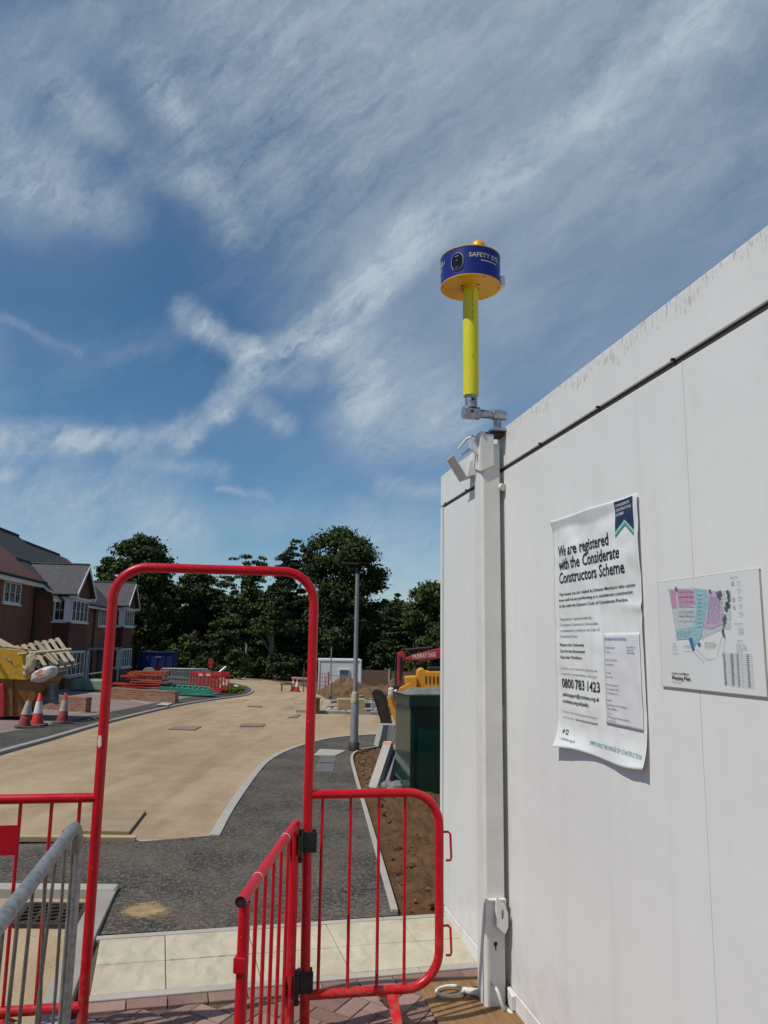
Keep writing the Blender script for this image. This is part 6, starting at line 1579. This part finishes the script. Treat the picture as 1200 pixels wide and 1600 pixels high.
# the pair of gabled houses (one long brick block with two gabled bays)
def bay_house(name, label, yb, y_start, y_end, xf, side_wall):
    """yb: near corner of the bay; block runs y_start..y_end along the street; xf: facade (x) of the main wall"""
    t = thing(name, label, 'house', HP, H_ROT)
    eave = zz(3.72); xr, zr = xf - 1.75, zz(5.2); xb = xf - 3.5
    mb = MB(); mb.prism([(xf, y_start, -.4), (xf, y_start, eave), (xr, y_start, zr - .12), (xb, y_start, eave), (xb, y_start, -.4)], (0, y_end - y_start, 0)); mb.build('wall', M['brick'], t)
    def slope(a, b, th=.10): 
        mb = MB(); mb.prism([a + (), b, (b[0], b[1], b[2] + th), (a[0], a[1], a[2] + th)], (0, y_end - y_start + .36, 0)); return mb
    ov = .32; sl = (zr - eave) / (xf - xr)
    r1 = slope((xf + ov, y_start - .18, eave - ov * sl), (xr, y_start - .18, zr)); ro = r1.build('roof', M['slate'], t)
    slope((xr, y_start - .18, zr), (xb - ov, y_start - .18, eave - ov * sl)).build('roof', M['slate'], t)
    mb = MB(); mb.tube([(xr, y_start - .2, zr + .10), (xr, y_end + .2, zr + .10)], .07, 8); mb.build('ridge_tiles', M['slate_dark'], ro)
    # verge boards and box end facing the viewer
    mb = MB(); mb.prism([(xf + ov, y_start - .20, eave - ov * sl - .14), (xf + ov, y_start - .20, eave - ov * sl + .02), (xr, y_start - .20, zr + .02), (xr, y_start - .20, zr - .14)], (0, .03, 0))
    mb.prism([(xf + ov, y_start - .205, eave - ov * sl - .10), (xf + ov, y_start - .205, eave - ov * sl), (xf + .0, y_start - .205, eave + .10), (xf + .0, y_start - .205, eave - ov * sl - .10)], (0, .15, 0))
    mb.box((xf + ov - .01, (y_start + y_end) / 2, eave - ov * sl - .06), (.03, y_end - y_start + .3, .17)); mb.build('bargeboard', M['upvc'], ro)
    mb = MB(); mb.tube([(xf + ov + .05, y_start - .18, eave - ov * sl + .03), (xf + ov + .05, y_end + .18, eave - ov * sl + .03)], .055, 8)
    mb.tube([(xf + .06, y_start + .05, eave - .2), (xf + .06, y_start + .05, -.3)], .04, 8); mb.build('gutter', M['gutter'], t)
    # bay
    bw_, xo = 3.05, .0
    bay = MB(); bay.box((xf / 2 + xo / 2, yb + bw_ / 2, zz(1.78)), (xo - xf, bw_, 1.34)); 
    bo = bay.build('hung_tile_bay', M['hung_tile'], t)
    mb = MB(); mb.box((xf / 2, yb + bw_ / 2, zz(2.99)), (-xf - .02, bw_ - .02, 1.10)); mb.box((xf / 2, yb + bw_ / 2, zz(.52)), (-xf - .02, bw_ - .02, 1.20)); mb.build('bay_frame', M['upvc'], bo)
    mb = MB(); mb.box((xf / 2, yb + bw_ / 2, (zz(-.08) - .3) / 2), (-xf, bw_, zz(-.08) + .3)); mb.build('bay_base', M['brick'], bo)
    window(t, xo, yb + .06, yb + bw_ - .06, zz(2.46), zz(3.50), 4); window(t, xo, yb + .06, yb + bw_ - .06, zz(-.06), zz(1.08), 4)
    window(t, yb, xf + .02, xo - .22, zz(2.46), zz(3.50), 1, 'y'); window(t, yb, xf + .02, xo - .22, zz(-.06), zz(1.08), 1, 'y')
    # cross gable over the bay
    yc = yb + bw_ / 2; hw = 1.78; xg = .30; ze = zz(3.66); zp = zz(5.16)
    mb = MB(); mb.prism([(xg - .22, yc - hw + .24, zz(3.5)), (xg - .22, yc + hw - .24, zz(3.5)), (xg - .22, yc + hw - .3, ze + .16), (xg - .22, yc, zp - .10), (xg - .22, yc - hw + .3, ze + .16)], (-.22, 0, 0)); mb.build('gable_face', M['hung_tile'], t)
    for s in (-1, 1):
        mb = MB(); mb.prism([(xg, yc + s * hw, ze), (xg, yc, zp), (xg, yc, zp + .09), (xg, yc + s * hw, ze + .09)], (xr - .9 - xg, 0, 0)); g = mb.build('gable_roof', M['slate'], t)
        mb = MB(); mb.prism([(xg + .012, yc + s * (hw + .03), ze - .10), (xg + .012, yc, zp - .12), (xg + .012, yc, zp + .05), (xg + .012, yc + s * (hw + .03), ze + .09)], (.03, 0, 0))
        mb.box((xg - .16, yc + s * (hw - .10), ze - .06), (.34, .26, .15)); mb.build('bargeboard', M['upvc'], g)
        mb = MB(); mb.tube([(xg, yc + s * (hw + .05), ze + .03), (xf, yc + s * (hw + .05), ze + .03)], .05, 8); mb.build('gutter', M['gutter'], g)
    mb = MB(); mb.tube([(xg + .02, yc, zp + .09), (xr - .9, yc, zp + .09)], .06, 8); mb.build('ridge_tiles', M['slate_dark'], t)
    # soffit over the bay
    mb = MB(); mb.box((xf / 2 + .05, yc, zz(3.555)), (-xf + .2, bw_ + .12, .10)); mb.build('soffit', M['upvc'], t)
    return t
XF = -.78
hB = bay_house('brick_house', 'brick house with slate gable over a white bay, nearer of the two gabled houses', 0.0, 0.0, 7.6, XF, True)
# porch, door and flank windows of the nearer gabled house
window(hB, XF, 3.5, 4.3, zz(.05), zz(1.0), 1); window(hB, XF, 4.9, 5.7, zz(.05), zz(1.0), 1)
mb = MB(); mb.box((XF + .42, 5.6, zz(1.16)), (.95, 4.4, .09)); mb.build('porch_canopy', M['lead'], hB)
mb = MB(); mb.box((XF + .02, 6.6, zz(.18)), (.06, .95, 1.75)); dd = mb.build('door', M['door'], hB); 
for y in (6.08, 7.12): mb = MB(); mb.box((XF + .03, y, zz(.18)), (.09, .09, 1.8)); mb.build('door_frame', M['upvc'], dd)
mb = MB(); mb.box((XF + .07, 6.95, zz(.1)), (.05, .03, .14)); mb.build('handle', M['galv'], dd)
for y in (7.3, 3.6): mb = MB(); mb.box((XF + .8, y, zz(.15)), (.09, .09, 1.95)); mb.build('porch_post', M['upvc'], hB)
hC = bay_house('brick_house', 'brick house with slate gable and white bay, the farther, partly behind the gate arch', 11.9, 7.62, 16.4, XF, False)
window(hC, XF, 8.7, 10.6, zz(2.40), zz(3.40), 3); 
mb = MB(); mb.box((XF + .42, 10.0, zz(1.16)), (.95, 2.6, .09)); mb.build('porch_canopy', M['lead'], hC)
mb = MB(); mb.box((XF + .02, 9.6, zz(.18)), (.06, .95, 1.75)); dd = mb.build('door', M['door'], hC)
mb = MB(); mb.box((XF + .8, 11.1, zz(.15)), (.09, .09, 1.95)); mb.build('porch_post', M['upvc'], hC)
# near house with the red tiled roof
hA = thing('brick_house', 'brick house with a red tiled roof at the left edge, behind the skip', 'house', HP, H_ROT)
XA = -1.62; eA = zz(4.42)
mb = MB(); mb.prism([(XA, -11, -.4), (XA, -11, eA), (XA - 3.2, -11, eA + 2.5), (XA - 6.4, -11, eA), (XA - 6.4, -11, -.4)], (0, 10.94, 0)); mb.build('wall', M['brick'], hA)
for s in (1, -1):
    mb = MB(); cx = XA - 3.2
    mb.prism([(cx + s * 3.55, -11.2, eA - .27), (cx, -11.2, eA + 2.5), (cx, -11.2, eA + 2.62), (cx + s * 3.55, -11.2, eA - .15)], (0, 11.3, 0)); ra = mb.build('roof', M['red_tile'], hA)
    if s == 1:
        mb = MB(); mb.box((cx + 3.5, -5.6, eA - .34), (.04, 11.2, .20)); mb.box((cx + 3.36, -5.6, eA - .40), (.30, 11.2, .06)); mb.build('fascia', M['upvc'], ra)
        mb = MB(); mb.tube([(cx + 3.6, -11.2, eA - .20), (cx + 3.6, .12, eA - .20)], .06, 8); mb.tube([(XA + .06, -.18, eA - .4), (XA + .06, -.18, -.3)], .045, 8); mb.build('gutter', M['gutter'], hA)
window(hA, XA, -4.15, -2.15, zz(3.10), zz(4.02), 3)
window(hA, XA, -8.4, -6.4, zz(3.10), zz(4.02), 3); window(hA, XA, -4.15, -2.15, zz(.2), zz(1.3), 3)
# big dark roofed house behind
hD = thing('brick_house', 'tall house with a big dark slate roof rising behind the red tiled one', 'house', HP, H_ROT)
XD = -8.0
mb = MB(); mb.prism([(XD + 4.4, 10, -.5), (XD + 4.4, 10, zz(4.6)), (XD, 10, zz(8.1)), (XD - 4.4, 10, zz(4.6)), (XD - 4.4, 10, -.5)], (0, 17.5, 0)); mb.build('wall', M['brick'], hD)
def roof2(y0, y1, zr, hip):
    mb = MB(); xe = 4.7; ze = zz(4.35)
    mb.add([(XD + xe, y0, ze), (XD + xe, y1 + (3.4 if hip else 0), ze), (XD, y1, zr), (XD, y0, zr), (XD - xe, y0, ze), (XD - xe, y1 + (3.4 if hip else 0), ze)],
           [(0, 1, 2, 3), (3, 2, 5, 4), (1, 5, 2), (0, 3, 4), (0, 4, 5, 1)]); r = mb.build('roof', M['slate_dark'], hD)
    mb = MB(); mb.tube([(XD, y0, zr + .03), (XD, y1, zr + .03)], .09, 8); mb.build('ridge_tiles', M['slate_dark'], r)
roof2(2.0, 15.9, zz(8.36), False); roof2(15.92, 25.4, zz(8.13), True)

# ------------------------------------------------------------------ trees and shrubs
rng = np.random.default_rng(7)
def foliage(name, par, clumps, n_leaf, size, m, droop=0.0, seed=0, loc=None, stray=.12):
    """clumps: (x, y, z, rx, ry, rz); many small leaf sprays spread through each clump, denser towards its skin"""
    r = np.random.default_rng(seed); V = []; T = []
    vol = np.array([c[3] * c[4] * c[5] for c in clumps]) ** .75; cnt = np.maximum(12, (n_leaf * vol / vol.sum()).astype(int))
    for c, n in zip(clumps, cnt):
        d = r.normal(size=(n, 3)); d /= np.linalg.norm(d, axis=1)[:, None]
        rad = r.random(n) ** .5 * (1 + .55 * r.random(n) * (r.random(n) < stray))
        pos = np.array(c[:3]) + d * rad[:, None] * np.array(c[3:6]) * (1 + .16 * r.normal(size=(n, 1)))
        # leaf spray: a bent quad with random facing, mostly outwards and up
        nrm = d + r.normal(size=(n, 3)) * .75 + np.array([0, 0, .35]); nrm /= np.linalg.norm(nrm, axis=1)[:, None]
        t = np.cross(nrm, r.normal(size=(n, 3))); t[:, 2] -= droop; t /= np.linalg.norm(t, axis=1)[:, None]; b = np.cross(nrm, t)
        s = size * (.55 + .9 * r.random(n))[:, None]; w = s * (.45 + .35 * r.random(n))[:, None]
        q = np.stack([pos - t * s * .5, pos + b * w * .5 - nrm * w * .15, pos + t * s * .5 - nrm * s * .12, pos - b * w * .5 - nrm * w * .15], 1)
        V.append(q.reshape(-1, 3)); tone = r.random() * .45; T.append(np.clip(tone + .55 * r.random(n), 0, 1))
    V = np.concatenate(V).astype(np.float32); T = np.concatenate(T).astype(np.float32); nf = len(T)
    me = bpy.data.meshes.new(name); me.vertices.add(nf * 4); me.vertices.foreach_set('co', V.ravel())
    me.loops.add(nf * 4); me.loops.foreach_set('vertex_index', np.arange(nf * 4, dtype=np.int32))
    me.polygons.add(nf); me.polygons.foreach_set('loop_start', np.arange(0, nf * 4, 4, dtype=np.int32)); me.polygons.foreach_set('loop_total', np.full(nf, 4, dtype=np.int32))
    me.update(calc_edges=True); a = me.attributes.new('tint', 'FLOAT', 'FACE'); a.data.foreach_set('value', T); me.materials.append(m)
    o = bpy.data.objects.new(name, me); COL.objects.link(o)
    if par: o.parent = par
    if loc is not None: o.location = loc
    return o
def tree(name, label, base, h, w, m, n_leaf, leaf, seed, low=.12, shape='dome', bark='bark', group=None, lean=0, trunk_r=None):
    """shape 'dome': wide rounded head; 'loose': airy, open tufts; 'cone': narrow"""
    r = random.Random(seed); t = thing(name, label, 'tree', base, 0, group); tr_ = trunk_r or h * .018
    mb = MB(); P = [(0, 0, -.3), (lean * .2 + .1, 0, h * .25), (lean * .6 - .1, .1, h * .55), (lean, 0, h * .86)]
    mb.tube(P, [tr_ * 1.3, tr_, tr_ * .7, tr_ * .2], 9)
    cl = []; nC = {'dome': 150, 'loose': 190, 'cone': 60}[shape]
    tops = [(r.uniform(-.26, .26), r.uniform(-.2, .2), r.uniform(.82, 1.0)) for _ in range(5)] + [(r.uniform(-.08, .08), 0, 1.0)]
    for k in range(nC):
        f = (k + .5) / nC; a = r.uniform(0, 6.283)
        if shape == 'dome':
            z = low + (1 - low) * f ** .8; d_ = min(1, (1 - z) / .40); prof = math.sqrt(max(.02, 1 - (1 - d_) ** 2)) * (1 - .12 * max(0, .4 - z))
            prof *= .94 + .05 * math.sin(3 * a + seed) + .05 * math.sin(7 * a + 3 * z * 6)
            rad = w / 2 * prof * math.sqrt(r.random()) * .92; cs = w * .098 * r.uniform(.7, 1.4)
            c = (rad * math.cos(a) + lean * z, rad * math.sin(a), h * z - cs * .5)
        else:
            tp = tops[k % len(tops)]; z = low + (tp[2] - low) * f
            wob = 1 - f; rad = w / 2 * (.22 + .68 * wob ** .7) * math.sqrt(r.random()) * r.uniform(.7, 1.3); cs = w * .085 * r.uniform(.45, 1.5) * (1.2 - .68 * f)
            c = (w * tp[0] * (.3 + .7 * f) * 1.2 + rad * math.cos(a) + lean * z, w * tp[1] * f + rad * math.sin(a), h * z - cs * .5)
        fl = .62 if shape == 'loose' else 1
        cl.append((*c, cs * r.uniform(.8, 1.6) / fl ** .6, cs * r.uniform(.8, 1.6) / fl ** .6, cs * r.uniform(.45, .95) * fl))
        if k % 9 == 1:
            zb_ = max(.15, z - .22); mb.tube([(lean * zb_, 0, h * zb_), (c[0] * .55, c[1] * .55, h * (z - .09)), c], [tr_ * .42, tr_ * .25, tr_ * .06], 6)
    mb.build('trunk', M[bark], t)
    foliage('crown', t, cl, n_leaf, leaf, M[m], .25 if shape != 'dome' else .1, seed, None, .14 if shape == 'dome' else .5)
    return t
def tree_px(name, label, x, ytop, ybase, wpx, Y, m, n, leaf, seed, **k):
    b = at_depth(x, ybase, Y); tp = at_depth(x, ytop, Y); g = gz(b.x, b.y); s = (tp - CAM).dot(fw) / 1200
    return tree(name, label, (b.x, b.y, g), tp.z - g, wpx * s, m, int(n * 1.9), leaf * .78, seed, **k)
tree_px('oak_tree', 'tall dark oak with a broad domed crown behind the grey lamp post', 530, 826, 1060, 148, 84, 'leaf_dark', 30000, .42, 11, low=.10)
tree_px('broadleaf_tree', 'tall dark rounded tree rising behind the farther gabled house', 206, 836, 1060, 112, 78, 'leaf_mid', 17000, .42, 12, low=.16)
tree_px('broadleaf_tree', 'smaller tree crown at the left of the tall one behind the gabled houses', 156, 870, 1060, 50, 84, 'leaf_mid', 6000, .40, 13, low=.3)
tree_px('broadleaf_tree', 'dark bushy tree seen through the middle of the gate arch', 300, 892, 1062, 96, 84, 'leaf_dark', 15000, .42, 14, low=.05)
tree_px('feathery_tree', 'airy feathery tree with wispy top, left of the oak inside the gate arch', 372, 862, 1064, 88, 80, 'leaf_mid', 15000, .38, 15, shape='loose', low=.08)
tree_px('feathery_tree', 'airy grey green tree leaning against the left side of the oak', 447, 838, 1064, 78, 82, 'leaf_blue', 15000, .38, 16, shape='loose', low=.08)
tree_px('pale_trunk_tree', 'slim tree with a bare pale trunk at the far road end', 419, 905, 1066, 60, 76, 'leaf_mid', 7000, .38, 17, low=.48, bark='bark_pale', lean=.5, trunk_r=.27, shape='loose')
tree_px('broadleaf_tree', 'mid green tree right of the oak, against the cabin corner', 672, 910, 1066, 100, 76, 'leaf_mid', 15000, .38, 18, low=.06)
tree_px('feathery_tree', 'small loose tree between the oak and the tree by the cabin corner', 617, 926, 1066, 44, 80, 'leaf_mid', 7000, .36, 19, shape='loose', low=.05)
tree_px('broadleaf_tree', 'dark tree filling the gap left of the gate arch middle, beside the farther house', 250, 905, 1062, 70, 86, 'leaf_dark', 11000, .42, 20, low=.03)
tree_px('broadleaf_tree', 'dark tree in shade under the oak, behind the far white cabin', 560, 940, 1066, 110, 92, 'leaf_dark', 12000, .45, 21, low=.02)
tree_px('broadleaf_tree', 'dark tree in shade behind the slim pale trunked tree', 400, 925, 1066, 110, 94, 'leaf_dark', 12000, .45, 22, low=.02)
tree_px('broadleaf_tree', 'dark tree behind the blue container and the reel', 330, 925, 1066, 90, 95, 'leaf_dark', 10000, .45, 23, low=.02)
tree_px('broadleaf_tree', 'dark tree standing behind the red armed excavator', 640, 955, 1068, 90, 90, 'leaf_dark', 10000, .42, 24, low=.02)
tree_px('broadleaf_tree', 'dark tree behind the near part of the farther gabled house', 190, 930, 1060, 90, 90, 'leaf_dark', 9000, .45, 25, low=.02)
tree_px('broadleaf_tree', 'green tree hidden behind the white cabin wall, right of the wood', 745, 925, 1068, 110, 82, 'leaf_mid', 8000, .45, 26, low=.04)
# lighter understorey shrubs
shr = [(290, 985, 1064, 56, 74, 'leaf_light', 'light green willow shrub at the centre of the wood edge', 41), (338, 968, 1064, 60, 76, 'leaf_light', 'taller light green shrub in front of the dark trees inside the arch', 42), (262, 1000, 1062, 50, 76, 'leaf_mid', 'green shrub behind the right end of the blue container', 43),
       (370, 1012, 1062, 46, 70, 'leaf_mid', 'low green shrub behind the slim timber pole', 44), (438, 1020, 1066, 60, 74, 'leaf_dark', 'dark shrub right of the pale trunk at the far road end', 45), (318, 1025, 1062, 46, 66, 'leaf_mid', 'low shrub behind the red sign post', 46),
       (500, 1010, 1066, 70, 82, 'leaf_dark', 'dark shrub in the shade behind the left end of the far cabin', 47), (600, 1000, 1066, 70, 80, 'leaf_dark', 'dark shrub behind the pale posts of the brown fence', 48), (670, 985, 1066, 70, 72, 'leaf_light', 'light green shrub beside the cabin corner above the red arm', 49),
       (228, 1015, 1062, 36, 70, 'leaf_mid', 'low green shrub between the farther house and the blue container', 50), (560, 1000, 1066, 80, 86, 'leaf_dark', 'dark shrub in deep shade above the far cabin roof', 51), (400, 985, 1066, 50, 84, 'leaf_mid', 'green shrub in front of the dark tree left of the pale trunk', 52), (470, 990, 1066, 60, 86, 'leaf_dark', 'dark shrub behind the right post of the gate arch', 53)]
for (x, yt, yb, wpx, Y, m, lab, sd_) in shr:
    b = at_depth(x, yb, Y); tp = at_depth(x, yt, Y); g = gz(b.x, b.y); s = (tp - CAM).dot(fw) / 1200; h = tp.z - g; w = wpx * s; r = random.Random(sd_)
    t = thing('shrub', lab, 'shrub', (b.x, b.y, g), 0); cl = []
    for k in range(44):
        a = r.uniform(0, 6.283); f = (k + .5) / 44; rad = w / 2 * math.sqrt(r.random()) * (1 - .55 * f ** 2); cs = w * .10 * r.uniform(.5, 1.5); cl.append((rad * math.cos(a), rad * math.sin(a), h * (.05 + .90 * f * r.uniform(.8, 1.05)), cs * r.uniform(.8, 1.5), cs, cs * r.uniform(.5, 1)))
    mb = MB()
    for k in range(3): mb.tube([(0, 0, -.2), (r.uniform(-.5, .5), r.uniform(-.5, .5), h * .6)], [.12, .03], 6)
    mb.build('stem', M['bark'], t); foliage('leaves', t, cl, 6500, .29, M[m], .3, sd_)
# more woodland to either side and behind, so the wood carries on
random.seed(77)
spots = [(-42, 62), (-36, 84), (-30, 98), (-50, 100), (-62, 78), (-22, 106), (-10, 108), (2, 106), (14, 100), (22, 84), (30, 98), (40, 88)]
labs = ['dark woodland tree in the back row, %s' % s for s in ('far left behind the dark roofed house', 'left behind the tall dark roof', 'behind the gap beside the farther gabled house', 'farthest left edge of the wood', 'left of the brick houses', 'behind the blue container', 'behind the middle of the gate arch', 'behind the oak', 'behind the red armed excavator', 'behind the long white cabin', 'right end of the wood behind the cabin', 'farthest right end of the wood')]
for (x, y), lab in zip(spots, labs):
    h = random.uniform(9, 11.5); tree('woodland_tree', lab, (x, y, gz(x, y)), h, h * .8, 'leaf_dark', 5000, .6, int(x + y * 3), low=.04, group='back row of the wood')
# weeds at the kerb bend
wp = G(359, 1083, .045)
t = foliage('weeds', None, [(r_ * math.cos(a), r_ * .6 * math.sin(a), .12 + .1 * random.random(), .22, .2, .18) for a, r_ in [(k * 1.3, .1 + .09 * k) for k in range(8)]], 1400, .11, M['weed'], .1, 61, wp)
tag(t, 'bright green weeds growing on the pavement at the kerb bend', 'weeds', kind='stuff')
